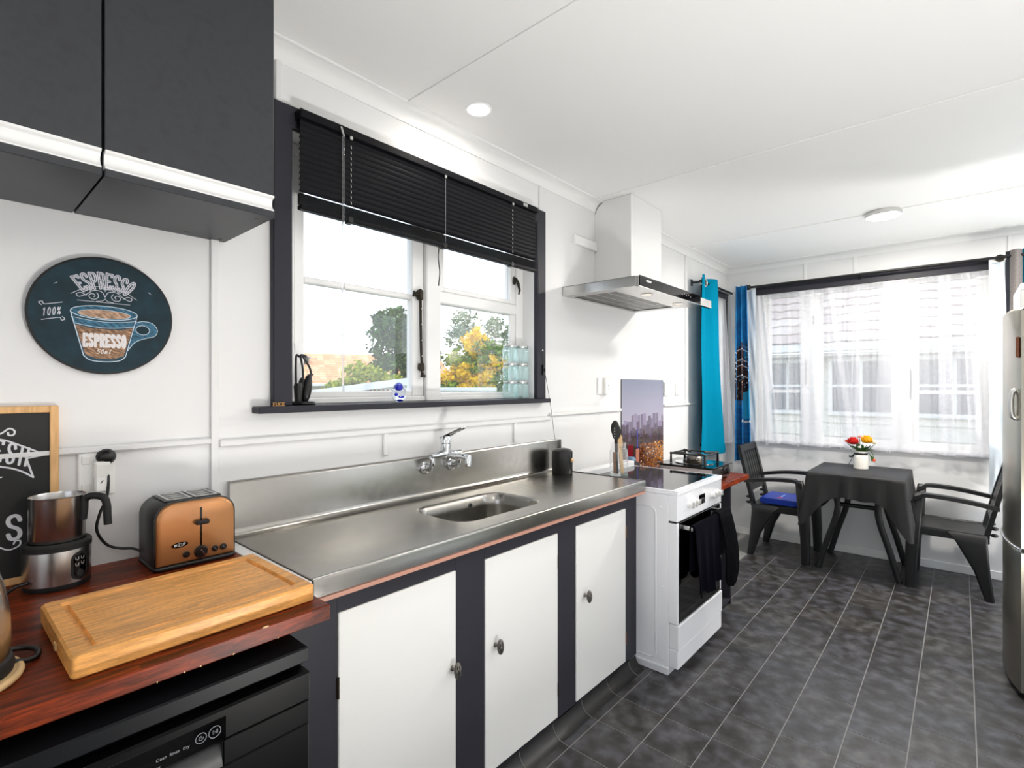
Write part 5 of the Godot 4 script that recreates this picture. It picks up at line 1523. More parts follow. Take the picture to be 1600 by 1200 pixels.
func make_splashback():
	# a glossy glass panel printed with a city view: pale sky, hazy towers, warm lit streets below
	var t := thing("glass_splashback", "tall glass splashback printed with a hazy city view, on the wall behind the burner", "splashback", V(3.012, 0.79, WALL))
	var w := 384; var h := 400
	var im := Image.create(w, h, false, Image.FORMAT_RGB8)
	for y in h:
		var k := float(y) / h
		var c := Color(0.50, 0.52, 0.60).lerp(Color(0.66, 0.64, 0.72), clampf(k * 2.2, 0, 1))
		for x in w: im.set_pixel(x, y, c)
	var r := RandomNumberGenerator.new()
	r.seed = 41
	for layer in 3:
		var x := -6
		while x < w:
			var bw := r.randi_range(10, 30)
			var top := int(h * ([0.42, 0.50, 0.60][layer] + r.randf_range(-0.05, 0.07)))
			var base: Color = [Color(0.47, 0.43, 0.53), Color(0.33, 0.28, 0.36), Color(0.24, 0.18, 0.20)][layer]
			base = base * r.randf_range(0.8, 1.2)
			im.fill_rect(Rect2i(maxi(x, 0), top, bw, h - top), base)
			var lit := Color(0.55, 0.45, 0.40) if layer < 2 else Color(0.75, 0.55, 0.25)
			for q in (h - top) / 6:
				for p in bw / 4:
					if r.randf() < 0.35: im.fill_rect(Rect2i(clampi(x + p * 4 + 1, 0, w - 3), top + q * 6 + 2, 2, 3), base.lerp(lit, r.randf_range(0.2, 0.7)))
			x += bw + r.randi_range(0, 3)
	im.fill_rect(Rect2i(52, 278, 42, 70), Color(0.48, 0.09, 0.13))
	im.fill_rect(Rect2i(128, 215, 12, 100), Color(0.25, 0.27, 0.58))
	im.fill_rect(Rect2i(120, 300, 30, 100), Color(0.75, 0.50, 0.42))
	for k in 900:
		var fx := r.randf(); var fy := r.randf()
		var px := int(lerpf(150, 380, fx)); var py := int(h * (0.70 + 0.30 * fy))
		var c := Color(0.30, 0.10, 0.04).lerp(Color(0.95, 0.66, 0.16), r.randf() * (0.4 + 0.6 * fx))
		if r.randf() < 0.06: c = Color(0.9, 0.85, 0.75)
		im.fill_rect(Rect2i(px, py, r.randi_range(3, 10), r.randi_range(3, 8)), c)
	var m := mat("city print", Color(1, 1, 1), 0.04)
	m.albedo_texture = ImageTexture.create_from_image(im)
	var g := Shape.new()
	g.flat()
	g.quad(V(0, 0, 0.0065), V(0.627, 0, 0.0065), V(0.627, 0.637, 0.0065), V(0, 0.637, 0.0065))
	obj("printed_face", g, m, t)
	obj("glass_edge", Shape.new().box(V(-0.0005, -0.0005, 0.0005), V(0.6275, 0.6375, 0.0062), 0.0005), mats["black gloss"], t)

func make_side_bench():
	var t := thing("side_bench", "low timber-topped side bench on an open black cabinet, past the stove", "bench", V(0, 0, 0))
	obj("top", Shape.new().box(V(2.915, 0.752, WALL), V(3.665, 0.785, -1.082), 0.002), mats["jarrah worktop"], t)
	var bk: Material = mats["charcoal paint"]
	obj("side_panel", Shape.new().box(V(2.92, 0, -1.68), V(2.938, 0.752, -1.10), 0.001), bk, t)
	obj("side_panel", Shape.new().box(V(3.345, 0, -1.68), V(3.363, 0.752, -1.098), 0.001), bk, t)
	obj("back_panel", Shape.new().box(V(2.938, 0, -1.685), V(3.345, 0.752, -1.675)), bk, t)
	obj("shelf", Shape.new().box(V(2.938, 0.02, -1.675), V(3.345, 0.036, -1.10), 0.001), bk, t)
	var b := thing("black_panel", "thin black panel with a white beaded edge, beside the open cabinet under the side bench", "panel", V(3.372, 0.215, -1.66))
	obj("panel", Shape.new().box(V(0, 0, 0), V(0.012, 0.285, 0.57), 0.001), mats["black plastic"], b)
	obj("edge_strip", Shape.new().box(V(0.0122, 0, 0.563), V(0.017, 0.287, 0.573), 0.001).box(V(0.0, 0.2855, 0.02), V(0.017, 0.289, 0.573), 0.001), mats["white plastic"], b)
	for k in 14:
		obj("bead", Shape.new().ball(V(0.017, 0.015 + k * 0.0198, 0.568), V(0.004, 0.0065, 0.006), 8), mats["white plastic"], b)

func make_gas_burner():
	var t := thing("gas_burner", "portable single gas burner with a black wire pan rest, on the side bench", "gas burner", V(3.285, 0.7855, -1.305))
	var bk: Material = mats["black plastic"]; var al: Material = mats["satin steel"]
	obj("body", Shape.new().box(V(-0.158, 0.012, -0.178), V(0.158, 0.092, 0.17), 0.008), al, t)
	for x in [-0.13, 0.13]:
		for z in [-0.15, 0.15]:
			obj("foot", Shape.new().at(V(x, 0, z)).lathe([V2(0, 0), V2(0.012, 0), V2(0.012, 0.013)], 14), bk, t)
	obj("glass_top", Shape.new().box(V(-0.170, 0.092, -0.185), V(0.170, 0.099, 0.185), 0.0015), mats["black gloss"], t)
	obj("drip_tray", Shape.new().at(V(0, 0.099, 0)).lathe([V2(0.118, 0), V2(0.120, 0.005), V2(0.114, 0.006), V2(0.100, 0.002), V2(0.05, 0.0015)], 40), mats["chrome"], t)
	obj("burner_base", Shape.new().at(V(0, 0.0995, 0)).lathe([V2(0.052, 0), V2(0.055, 0.012), V2(0.048, 0.018), V2(0.048, 0.024)], 32), mats["bronze"], t)
	var cap = Shape.new().at(V(0, 0.1235, 0)).lathe([V2(0.050, 0.0), V2(0.052, 0.010), V2(0.045, 0.018), V2(0.02, 0.020), V2(0, 0.020)], 32)
	obj("burner_cap", cap, mats["pewter"], t)
	var gr := Shape.new()
	var corners := [V(-0.11, 0, -0.11), V(0.11, 0, -0.11), V(0.11, 0, 0.11), V(-0.11, 0, 0.11)]
	for i in 4:
		var a: Vector3 = corners[i]; var b: Vector3 = corners[(i + 1) % 4]
		gr.tube([a + V(0, 0.101, 0), a + V(0, 0.162, 0), a * 0.42 + V(0, 0.164, 0)], 0.0088, 8)
		gr.tube([a + V(0, 0.162, 0), b + V(0, 0.162, 0)], 0.0055, 8)
		gr.ball(a + V(0, 0.162, 0), V(0.0095, 0.0095, 0.0095), 8)
	obj("pan_rest", gr, bk, t)
	obj("knob", Shape.new().at(V(0.06, 0.055, 0.17), Basis(V(1, 0, 0), V(0, 0, 1), V(0, -1, 0))).lathe([V2(0.026, 0), V2(0.026, 0.006), V2(0.02, 0.010), V2(0.0185, 0.03), V2(0, 0.032)], 28), bk, t)
	# a blue-grey regulator at the back, against the printed glass
	var r := thing("gas_regulator", "blue grey gas fitting standing behind the stove, against the printed glass", "gas fitting", V(2.985, 0.7855, -1.60))
	obj("base", Shape.new().lathe([V2(0, 0), V2(0.045, 0), V2(0.045, 0.075), V2(0.055, 0.09), V2(0.05, 0.105), V2(0.03, 0.112)], 28), bk, r)
	obj("cap", Shape.new().at(V(0, 0.11, 0)).lathe([V2(0.028, 0), V2(0.030, 0.012), V2(0.022, 0.028), V2(0, 0.032)], 24), mat("blue grey enamel", Color(0.35, 0.50, 0.62), 0.3), r)

# ---------------------------------------------------------------- dining corner
func make_chair(label: String) -> Node3D:
	var t := thing("dining_chair", label, "chair", V(), 0.0, "black resin armchairs at the small table")
	var m: Material = mats["resin"]
	# seat: dished sheet with a rim; local +z is the front
	var seat := Shape.new()
	seat.sheet(func(u, v):
		var x: float = (u - 0.5) * 0.43
		var z: float = lerpf(0.215, -0.20, v)
		var y: float = 0.425 - 0.014 * (1 - pow(2 * u - 1, 4)) * sin(PI * clampf(v, 0, 1)) - 0.02 * smoothstep(0.88, 1.0, 1 - v) - 0.012 * v
		return V(x, y, z), 16, 14, 0.014)
	obj("seat", seat, m, t)
	obj("seat_apron", Shape.new().box(V(-0.215, 0.365, -0.19), V(-0.195, 0.418, 0.195), 0.006).box(V(0.195, 0.365, -0.19), V(0.215, 0.418, 0.195), 0.006).box(V(-0.2, 0.375, 0.178), V(0.2, 0.410, 0.196), 0.006).box(V(-0.2, 0.36, -0.20), V(0.2, 0.40, -0.182), 0.006), m, t)
	# legs: broad tapering blades
	for s in [-1.0, 1.0]:
		var f := Shape.new()
		f.loft([blade(V(s * 0.222, 0, 0.203), 0.021, 0.030), blade(V(s * 0.218, 0.2, 0.200), 0.026, 0.034), blade(V(s * 0.214, 0.425, 0.185), 0.030, 0.040), blade(V(s * 0.226, 0.645, 0.160), 0.018, 0.026)], true)
		obj("leg", f, m, t)
		var b := Shape.new()
		b.loft([blade(V(s * 0.222, 0, -0.200), 0.020, 0.024), blade(V(s * 0.220, 0.18, -0.162), 0.026, 0.040), blade(V(s * 0.214, 0.36, -0.110), 0.026, 0.080), blade(V(s * 0.208, 0.415, -0.085), 0.022, 0.105)], true)
		obj("leg", b, m, t)
		# arm: flat, bowed, from the back to the front post
		var arm := Shape.new()
		arm.sheet(func(u, v):
			var z: float = lerpf(-0.245, 0.185, v)
			var w: float = lerpf(0.020, 0.031, sin(v * PI * 0.6))
			return V(s * (0.226 + 0.012 * sin(v * PI)) + (u - 0.5) * 2 * w, 0.612 + 0.042 * sin(minf(1.0, v * 1.25) * PI / 2) - 0.03 * smoothstep(0.86, 1.0, v), z) , 6, 18)
		arm.sheet(func(u, v):
			var z: float = lerpf(-0.245, 0.185, v)
			var w: float = lerpf(0.020, 0.031, sin(v * PI * 0.6))
			return V(s * (0.226 + 0.012 * sin(v * PI)) - (u - 0.5) * 2 * w, 0.586 + 0.042 * sin(minf(1.0, v * 1.25) * PI / 2) - 0.03 * smoothstep(0.86, 1.0, v), z), 6, 18)
		for e in [-1.0, 1.0]:
			arm.sheet(func(u, v):
				var vv: float = v if e > 0 else 1.0 - v
				var z: float = lerpf(-0.245, 0.185, vv)
				var w: float = lerpf(0.020, 0.031, sin(vv * PI * 0.6))
				return V(s * (0.226 + 0.012 * sin(vv * PI)) + e * w, 0.586 + 0.026 * (1.0 - u) + 0.042 * sin(minf(1.0, vv * 1.25) * PI / 2) - 0.03 * smoothstep(0.86, 1.0, vv), z), 1, 18)
		obj("armrest", arm, m, t)
	# raked back: side rails, top rail, cross rail, upright slats
	var back := func(x0, x1, y0, y1, th, r):
		var g := Shape.new()
		var lean := func(y): return -0.185 - (y - 0.41) * 0.225 - 0.03 * maxf(0.0, y - 0.7)
		var loops := []
		var steps := 6
		for k in steps + 1:
			var y: float = lerpf(y0, y1, float(k) / steps)
			var sw: float = 1.0 + 0.03 * sin((y - 0.41) / 0.47 * PI)
			var z: float = lean.call(y)
			loops.append([V(x1 * sw, y, z + th / 2), V(x1 * sw, y, z - th / 2), V(x0 * sw, y, z - th / 2), V(x0 * sw, y, z + th / 2)])
		for k in steps:
			g.flat()
			for q in 4:
				var p := (q + 1) % 4
				g.quad(loops[k][q], loops[k][p], loops[k + 1][p], loops[k + 1][q])
		g.flat()
		g.quad(loops[-1][0], loops[-1][1], loops[-1][2], loops[-1][3])
		g.quad(loops[0][3], loops[0][2], loops[0][1], loops[0][0])
		return g
	for s in [-1.0, 1.0]:
		obj("back_rail", back.call(minf(s * 0.165, s * 0.215), maxf(s * 0.165, s * 0.215), 0.40, 0.87, 0.026, 0.0), m, t)
	obj("top_rail", back.call(-0.212, 0.212, 0.835, 0.885, 0.024, 0.0), m, t)
	obj("cross_rail", back.call(-0.17, 0.17, 0.515, 0.56, 0.018, 0.0), m, t)
	for k in 6:
		var x := -0.1375 + k * 0.055
		obj("slat", back.call(x - 0.0195, x + 0.0195, 0.55, 0.845, 0.013, 0.0), m, t)
	for k in 2:
		obj("stacking_lug", Shape.new().at(V(-0.19, 0.465 - k * 0.045, -0.222)).ball(V(0, 0, 0), V(0.02, 0.012, 0.022), 12).ball(V(0.38, 0, 0), V(0.02, 0.012, 0.022), 12), m, t)
	return t

func blade(c: Vector3, hx: float, hz: float) -> Array:
	var out := []
	for p in oval_rect(hx, hz, minf(hx, hz) * 0.55, 3): out.append(c + V(p.x, 0, -p.y))
	return out

func make_dining():
	var a := make_chair("black resin armchair with a blue box on its seat, beside the teal curtain end")
	a.position = V(4.685, 0, -1.105)
	var b: Node3D = a.duplicate()
	b.name = numbered("dining_chair")
	add_child(b)
	b.position = V(4.70, 0, -0.060)
	b.rotation.y = PI
	b.set_meta("label", "black resin armchair with an empty seat, beside the fridge")
	# table: plastic, curved paired legs and cross bars
	var cx := 4.62; var cz := -0.572; var hx := 0.315; var hz := 0.288; var y := 0.742
	var t := thing("dining_table", "small black plastic table with splayed curved legs under a black cloth", "table", V(cx, 0, cz))
	var m: Material = mats["resin"]
	obj("tabletop", Shape.new().box(V(-hx, y - 0.03, -hz), V(hx, y - 0.001, hz), 0.008), m, t)
	for sx in [-1.0, 1.0]:
		for sz in [-1.0, 1.0]:
			var x: float = -0.138 if sx < 0 else 0.345
			var pts := smooth_path([V(x + 0.0, 0.012, sz * 0.245), V(x + 0.005, 0.20, sz * 0.195), V(x + 0.008, 0.40, sz * 0.135), V(x + 0.01, 0.52, sz * 0.125), V(x + 0.01, 0.62, sz * 0.165), V(x + 0.0, 0.712, sz * 0.20)], 5)
			obj("leg", Shape.new().tube(pts, 0.021, 12), m, t)
			obj("foot", Shape.new().at(V(x, 0, sz * 0.248)).lathe([V2(0, 0), V2(0.022, 0.0), V2(0.022, 0.016)], 14), mats["soft black"], t)
		var xx: float = -0.128 if sx < 0 else 0.355
		for yy in [0.50, 0.575]:
			obj("cross_bar", Shape.new().tube([V(xx, yy, -0.13), V(xx, yy, 0.13)], 0.016, 10), m, t)
	for z in [-0.12, 0.12]:
		obj("stretcher", Shape.new().tube([V(-0.13, 0.545, z), V(0.35, 0.545, z)], 0.015, 10), m, t)
	# cloth: flat top, sides that fall in soft folds, long points at the corners
	var c := thing("tablecloth", "black cloth draped over the small table, its corners hanging low", "tablecloth", V(cx, y, cz))
	var n := 144
	var ringp := []   # point on the rim, outward direction, nearness to a corner
	for k in n:
		var q: int = k * 4 / n
		var f: float = float(k % (n / 4)) / (n / 4)
		var ax := V2([1, 1, -1, -1][q] * (hx + 0.003), [1, -1, -1, 1][q] * (hz + 0.003))
		var bx2 := V2([1, -1, -1, 1][q] * (hx + 0.003), [-1, -1, 1, 1][q] * (hz + 0.003))
		var p := ax.lerp(bx2, f)
		var out: Vector2 = [V2(1, 0), V2(0, -1), V2(-1, 0), V2(0, 1)][q]
		var corner := minf(p.distance_to(ax), p.distance_to(bx2))
		var near := exp(-pow(corner / 0.085, 2))
		var near_c := ax if p.distance_to(ax) < p.distance_to(bx2) else bx2
		ringp.append([p, out.lerp(near_c.normalized(), near * 0.9).normalized(), near, f, q])
	var rows := 16
	var loops := []
	for r in rows + 1:
		var k := 1.0 - float(r) / rows      # 1 at the hem
		var loop := []
		for e in ringp:
			var drop: float = 0.165 + 0.235 * e[2] + 0.008 * sin(e[3] * 17.0 + e[4] * 2.0)
			var fold: float = 0.010 * k * sin(e[3] * 24.0 + e[4] * 1.7) + 0.006 * k * sin(e[3] * 41.0 + e[4])
			var away: float = 0.004 + k * (0.010 + 0.058 * e[2]) + fold * (1.0 - 0.6 * e[2])
			var p: Vector2 = e[0] + e[1] * away
			loop.append(V(p.x, 0.002 - drop * pow(k, 0.96), p.y))
		loops.append(loop)
	var rim := []
	for e in ringp: rim.append(V(e[0].x * 0.985, 0.006, e[0].y * 0.985))
	loops.append(rim)
	var inner := []
	for e in ringp: inner.append(V(e[0].x * 0.5, 0.006 + 0.0004 * sin(e[3] * 9.0), e[0].y * 0.5))
	loops.append(inner)
	var cl := Shape.new()
	cl.loft(loops, true)
	# a fold crease down the front
	obj("cloth", cl, mats["black table linen"], c)
	obj("crease", Shape.new().tube([V(-hx - 0.004, 0.003, -0.02), V(-hx - 0.011, -0.06, -0.018), V(-hx - 0.016, -0.15, -0.018)], 0.003, 6), mats["black table linen"], c)
	# blue box on the first chair
	var bx := thing("blue_box", "flat bright blue game box on the seat of the chair by the teal curtain", "box", V(4.655, 0.4265, -1.105))
	obj("box", Shape.new().box(V(-0.165, 0, -0.135), V(0.165, 0.045, 0.145), 0.004), mat("blue card", Color(0.015, 0.19, 0.60), 0.4), bx)
	obj("printed_label", Shape.new().box(V(-0.10, 0.0452, -0.02), V(-0.06, 0.0456, 0.015)), mat("red print", Color(0.75, 0.25, 0.22), 0.5), bx)
	obj("printed_lettering", Shape.new().box(V(-0.05, 0.0452, -0.01), V(0.07, 0.0456, 0.004)), mat("pale blue print", Color(0.45, 0.62, 0.88), 0.5), bx)
	make_flowers(V(4.70, y + 0.0068, -0.575))

func make_flowers(p: Vector3):
	var v := thing("vase", "white glazed jar vase with a black ribbon bow, on the black tablecloth", "vase", p)
	var glaze := mat("cream glaze", Color(0.90, 0.885, 0.85), 0.22)
	obj("jar", Shape.new().lathe([V2(0, 0), V2(0.044, 0), V2(0.0485, 0.005), V2(0.0485, 0.088), V2(0.046, 0.100), V2(0.040, 0.110), V2(0.0385, 0.114), V2(0.041, 0.117), V2(0.041, 0.136), V2(0.038, 0.137), V2(0.036, 0.132), V2(0.036, 0.110), V2(0.0, 0.09)], 40), glaze, v)
	obj("ribbon", Shape.new().lathe([V2(0.0395, 0.108), V2(0.0425, 0.111), V2(0.0425, 0.122), V2(0.0415, 0.124)], 36), mats["soft black"], v)
	var rb := Shape.new()
	var sd := V(0.60, 0, -0.80) * -1.0   # the ribbon is tied on the side towards the teal curtain
	sd = V(-0.25, 0, -0.97)
	rb.sheet(func(u, w): return sd * (0.042 + 0.035 * u) + V(0, 0.114 - 0.02 * u - 0.012 * sin(u * PI) + (w - 0.5) * 0.015, 0), 8, 2, 0.001)
	rb.sheet(func(u, w): return sd * (0.042 + 0.012 * sin(u * 2.4)) + V(0, 0.110 - 0.085 * u + (w - 0.5) * 0.004, 0) + sd * (0.03 * u * u) + V(0.97, 0, -0.25) * (w - 0.5) * 0.012, 10, 2, 0.001)
	obj("ribbon_bow", rb, mats["soft black"], v)
	var stem := mat("stem green", Color(0.20, 0.36, 0.10), 0.6)
	var leaf := mat("leaf green", Color(0.17, 0.33, 0.08), 0.55)
	var red := mat("red petals", Color(0.80, 0.06, 0.035), 0.5)
	var orange := mat("orange petals", Color(0.88, 0.28, 0.06), 0.5)
	var yellow := mat("yellow petals", Color(0.96, 0.70, 0.03), 0.5)
	var white := mat("white petals", Color(0.93, 0.92, 0.90), 0.55)
	var bloom := func(called, label, at, r, m, n, droop):
		var f := thing(called, label, "flower", p, 0.0, "flowers in the white vase")
		var foot := V(at.x * 0.25, 0.06, at.z * 0.25)
		obj("stem", Shape.new().tube(smooth_path([foot, V(at.x * 0.4, 0.13, at.z * 0.4), at - V(0, r * 0.3, 0)] if not droop else [foot, V(at.x * 0.5, 0.150, at.z * 0.5), V(at.x * 0.9, 0.125, at.z * 0.9), at], 5), 0.0024, 6), stem, f)
		for ringk in 3:
			var count: int = n - ringk * 2
			for k in count:
				var a: float = TAU * k / count + ringk * 0.5
				var rr: float = r * (1.0 - 0.27 * ringk)
				var lift: float = 0.55 + 0.32 * ringk
				var dirv := V(cos(a), 0, sin(a)); var across := V(-sin(a), 0, cos(a))
				var sgn := -1.0 if droop else 1.0
				var g := Shape.new()
				g.sheet(func(u, w):
					var wid: float = sin(PI * clampf(0.12 + u * 0.86, 0, 1)) * rr * 0.62
					return at + dirv * rr * sin(u * 1.5) * (1.0 - lift * 0.5) + V(0, sgn * (rr * lift * 1.4 * u * u + rr * 0.25 * ringk), 0) + across * (0.5 - w) * 2 * wid + V(0, sgn * rr * 0.25 * (2 * w - 1) * (2 * w - 1) * u, 0), 5, 4, 0.0006)
				obj("petal", g, m, f)
		return f
	bloom.call("red_flower", "large red flower on the left of the vase", V(-0.012, 0.185, -0.050), 0.047, red, 11, false)
	bloom.call("yellow_flower", "large yellow flower on the right of the vase", V(0.004, 0.200, 0.036), 0.048, yellow, 11, false)
	bloom.call("white_flower", "small white flower low between the red and the yellow", V(-0.040, 0.160, -0.004), 0.017, white, 7, false)
	bloom.call("orange_flower", "small orange flower drooping on the right of the vase", V(-0.005, 0.085, 0.080), 0.018, orange, 6, true)
	bloom.call("orange_bud", "small orange bud at the far left of the bunch", V(-0.005, 0.198, -0.090), 0.017, orange, 6, false)
	bloom.call("pink_flower", "pale pink flower at the top of the bunch", V(0.02, 0.235, -0.010), 0.018, mat("pink petals", Color(0.92, 0.72, 0.72), 0.5), 7, false)
	bloom.call("cream_flower", "cream flower at the far right of the bunch", V(0.01, 0.195, 0.082), 0.019, mat("cream petals", Color(0.93, 0.88, 0.76), 0.5), 7, false)
	var greens := thing("flower_leaves", "green leaves filling the bunch of flowers in the white vase", "leaves", p)
	rng.seed = 23
	for k in 46:
		var a := rng.randf() * TAU; var up := rng.randf_range(0.5, 1.3); var l := rng.randf_range(0.045, 0.085)
		var foot := V(cos(a) * 0.02, rng.randf_range(0.125, 0.15), sin(a) * 0.026)
		var d := V(cos(a) * 0.75, up, sin(a)).normalized(); var side := d.cross(V(0, 1, 0)).normalized()
		var w := rng.randf_range(0.006, 0.012)
		var g := Shape.new()
		g.sheet(func(u, ww): return foot + d * l * u + V(0, -0.012 * u * u, 0) + side * (0.5 - ww) * 2 * w * sin(PI * clampf(u * 0.92 + 0.06, 0, 1)) + V(0, 0.002 * absf(ww - 0.5), 0), 5, 2, 0.0005)
		obj("leaf", g, leaf, greens)
	obj("leaf", Shape.new().sheet(func(u, ww): return V(-0.03, 0.125 - 0.06 * u, 0.052 + 0.022 * sin(u * 2.5)) + V(0, 0, 1) * (0.5 - ww) * 0.016 * sin(PI * u), 6, 2, 0.0005), leaf, greens)

# ---------------------------------------------------------------- curtains
func make_curtains():
	var bk: Material = mats["black plastic"]
	# rods
	var r1 := thing("curtain_rod", "dark curtain rod above the wide dining window", "curtain rod", V())
	obj("rod", Shape.new().tube([V(4.935, 2.284, -1.45), V(4.935, 2.284, 0.50)], 0.010, 12), bk, r1)
	obj("finial", Shape.new().ball(V(4.935, 2.284, -1.462), V(0.024, 0.024, 0.026), 16), mats["soft black"], r1)
	for z in [-0.615, 0.30]: obj("bracket", Shape.new().tube([V(FAR, 2.27, z), V(4.98, 2.262, z), V(4.935, 2.284, z)], 0.007, 8).ball(V(FAR - 0.004, 2.27, z), V(0.005, 0.016, 0.016), 10), bk, r1)
	var r2 := thing("curtain_rod", "dark curtain rod on the kitchen wall, through the teal curtain's eyelets", "curtain rod", V())
	obj("rod", Shape.new().tube([V(4.16, 2.245, -1.605), V(4.93, 2.245, -1.605)], 0.011, 12), bk, r2)
	obj("bracket", Shape.new().tube([V(4.19, 2.245, -1.605), V(4.19, 2.245, WALL)], 0.008, 8).box(V(4.175, 2.218, WALL), V(4.205, 2.273, WALL + 0.006), 0.001), bk, r2)
	# teal curtain bunched at the near end of the corner window
	var t := thing("teal_curtain", "plain teal eyelet curtain bunched at the near end of the corner window", "curtain", V())
	obj("cloth", Shape.new().sheet(func(u, v):
		var x: float = lerpf(4.11, lerpf(4.80, 4.53, v), u)
		var wave = 0.034 * (0.75 + 0.25 * v) * sin(u * TAU * 1.55 + 0.9)
		return V(x + 0.012 * sin(u * 14.0 + v * 3.0), lerpf(0.79, 2.288, v), -1.598 + wave + 0.006 * sin(v * 7.0 + u * 9.0)), 60, 30, 0.002), mats["teal cloth"], t)
	var ey := []
	for k in 20: ey.append(V(4.20 + cos(TAU * k / 20) * 0.031, 2.232 + sin(TAU * k / 20) * 0.031, -1.5775))
	obj("eyelet", Shape.new().tube(ey, 0.007, 8, true), mats["aluminium"], t)
	obj("eyelet_hole", Shape.new().at(V(4.20, 2.232, -1.578), Basis(V(1, 0, 0), V(0, 0, 1), V(0, -1, 0))).lathe([V2(0.03, 0), V2(0, 0.0005)], 20), bk, t)
	# printed curtain in the corner
	var im := Image.create(160, 512, false, Image.FORMAT_RGB8)
	var nz := noise(0.02, 51, 4)
	for y in 512:
		for x in 160:
			var k := float(y) / 512
			var c := Color(0.02, 0.35, 0.56).lerp(Color(0.03, 0.55, 0.80), 0.5 + 0.6 * nz.get_noise_2d(x, y))
			if k > 0.70: c = Color(0.03, 0.28, 0.50).lerp(Color(0.03, 0.50, 0.74), 0.5 + 0.6 * nz.get_noise_2d(x * 0.4, y * 3.0))
			im.set_pixel(x, y, c)
	var r := RandomNumberGenerator.new()
	r.seed = 77
	# a dark riverside town under lights, a pale arch across it, its glints in the water
	for k in 60:
		var bw := r.randi_range(6, 20)
		var yy := r.randi_range(165, 300)
		im.fill_rect(Rect2i(r.randi_range(10, 130), yy, bw, mini(120, 335 - yy)), Color(0.07, 0.05, 0.10).lerp(Color(0.22, 0.10, 0.10), r.randf()))
	for k in 260:
		im.fill_rect(Rect2i(r.randi_range(12, 146), r.randi_range(172, 350), r.randi_range(1, 5), r.randi_range(1, 4)), [Color(0.9, 0.5, 0.3), Color(0.95, 0.85, 0.7), Color(0.4, 0.75, 0.9), Color(0.5, 0.08, 0.06)][r.randi_range(0, 3)])
	for yy in [185, 215, 232, 262]:
		stroke(im, smooth_path([V2(0, yy + 14), V2(60, yy), V2(110, yy + 2), V2(160, yy + 18)]), 3, Color(0.88, 0.88, 0.92))
	fill(im, [V2(95, 318), V2(158, 300), V2(158, 385), V2(95, 392)], Color(0.10, 0.62, 0.78))
	stroke(im, smooth_path([V2(80, 392), V2(110, 398), V2(158, 394)]), 6, Color(0.9, 0.88, 0.86))
	var pm := mat("printed cloth", Color(1, 1, 1), 0.7)
	pm.albedo_texture = ImageTexture.create_from_image(im)
	var pc := thing("printed_curtain", "blue curtain printed with a night riverside town, in the corner between the two windows", "curtain", V())
	var fold := func(u, v):
		var q := lerpf(0.0, 1.0, u)
		var bulge: float = 1.0 + 0.75 * (1.0 - v)
		var p := V(4.905, 0, -1.565).lerp(V(4.885, 0, -1.462 + 0.045 * (1 - v)), q)
		return p + V(-0.020 * bulge * sin(q * TAU * 2.2 + 0.4) - 0.03 * (1 - v), lerpf(0.70, 2.30, v), 0.012 * bulge * cos(q * TAU * 2.2))
	obj("cloth", Shape.new().sheet(fold, 48, 40, 0.002), pm, pc)
	# small white sheer over the corner window, its hem above the sill
	var s0 := thing("sheer_curtain", "white sheer curtain half drawn over the narrow corner window", "curtain", V())
	obj("cloth", Shape.new().sheet(func(u, v):
		return V(lerpf(4.48, lerpf(4.875, 4.90, v), u), lerpf(0.865, 2.19, v), lerpf(-1.655, lerpf(-1.575, -1.655, v), u) + 0.007 * sin(u * 40.0 + v)), 60, 12), mats["white voile"], s0)
	# wide sheer in gathered drops
	var s1 := thing("sheer_curtain", "wide white sheer curtain gathered in pleats across the dining window", "curtain", V())
	var nz2 := noise(2.2, 13, 2)
	var drop := func(z0, z1, seedv, x0):
		return func(u, v):
			var z: float = lerpf(z0, z1, u)
			var g: float = 1.0 - v
			var gather: float = 0.012 + 0.030 * pow(v, 0.5)
			var w: float = sin(u * 31.0 + seedv + 2.5 * nz2.get_noise_2d(u * 3.0, seedv)) * 0.5 + sin(u * 67.0 + seedv * 2.0 + 3.0 * nz2.get_noise_2d(u * 5.0, seedv + 9)) * 0.35 + 0.35 * nz2.get_noise_2d(u * 9.0, seedv + 20 + g * 0.5)
			var slump: float = 0.030 * g * sin(u * 18.0 + seedv)
			return V(x0 + 0.026 * w * (0.35 + 0.65 * g) + 0.003 * sin(v * 60.0) * (1.0 if v > 0.96 else 0.0), lerpf(0.868 + 0.010 * sin(u * 25.0 + seedv), 2.205, v), z + slump)
	obj("cloth", Shape.new().sheet(drop.call(-1.412, -0.62, 1.0, 4.972), 150, 24), mats["white voile"], s1)
	obj("cloth", Shape.new().sheet(drop.call(-0.66, 0.165, 4.0, 4.965), 150, 24), mats["white voile"], s1)
	# narrow second layers where the cloth is pleated over itself
	for b in [[-1.395, -1.33, -1.30, -1.20], [-1.06, -0.94, -1.03, -0.87], [-0.86, -0.78, -0.72, -0.60], [-0.47, -0.30, -0.52, -0.28], [-0.13, -0.06, -0.12, -0.03], [0.0, 0.05, 0.05, 0.13]]:
		obj("pleat", Shape.new().sheet(func(u, v):
			return V(4.948 + 0.008 * sin(u * 9.0 + b[0] * 20.0), lerpf(0.872, 2.20, v), lerpf(lerpf(b[2], b[0], v), lerpf(b[3], b[1], v), u)), 12, 12), mats["white voile"], s1)
	obj("hem", Shape.new().sheet(func(u, v): return V(4.958 + 0.010 * sin(u * 60.0), lerpf(0.874, 0.905, v) + 0.004 * sin(u * 50.0), lerpf(-1.405, 0.16, u)), 160, 2), mats["white voile"], s1)
	obj("wire", Shape.new().tube([V(4.97, 2.206, -1.425), V(4.97, 2.206, 0.18)], 0.003, 6), mats["aluminium"], s1)
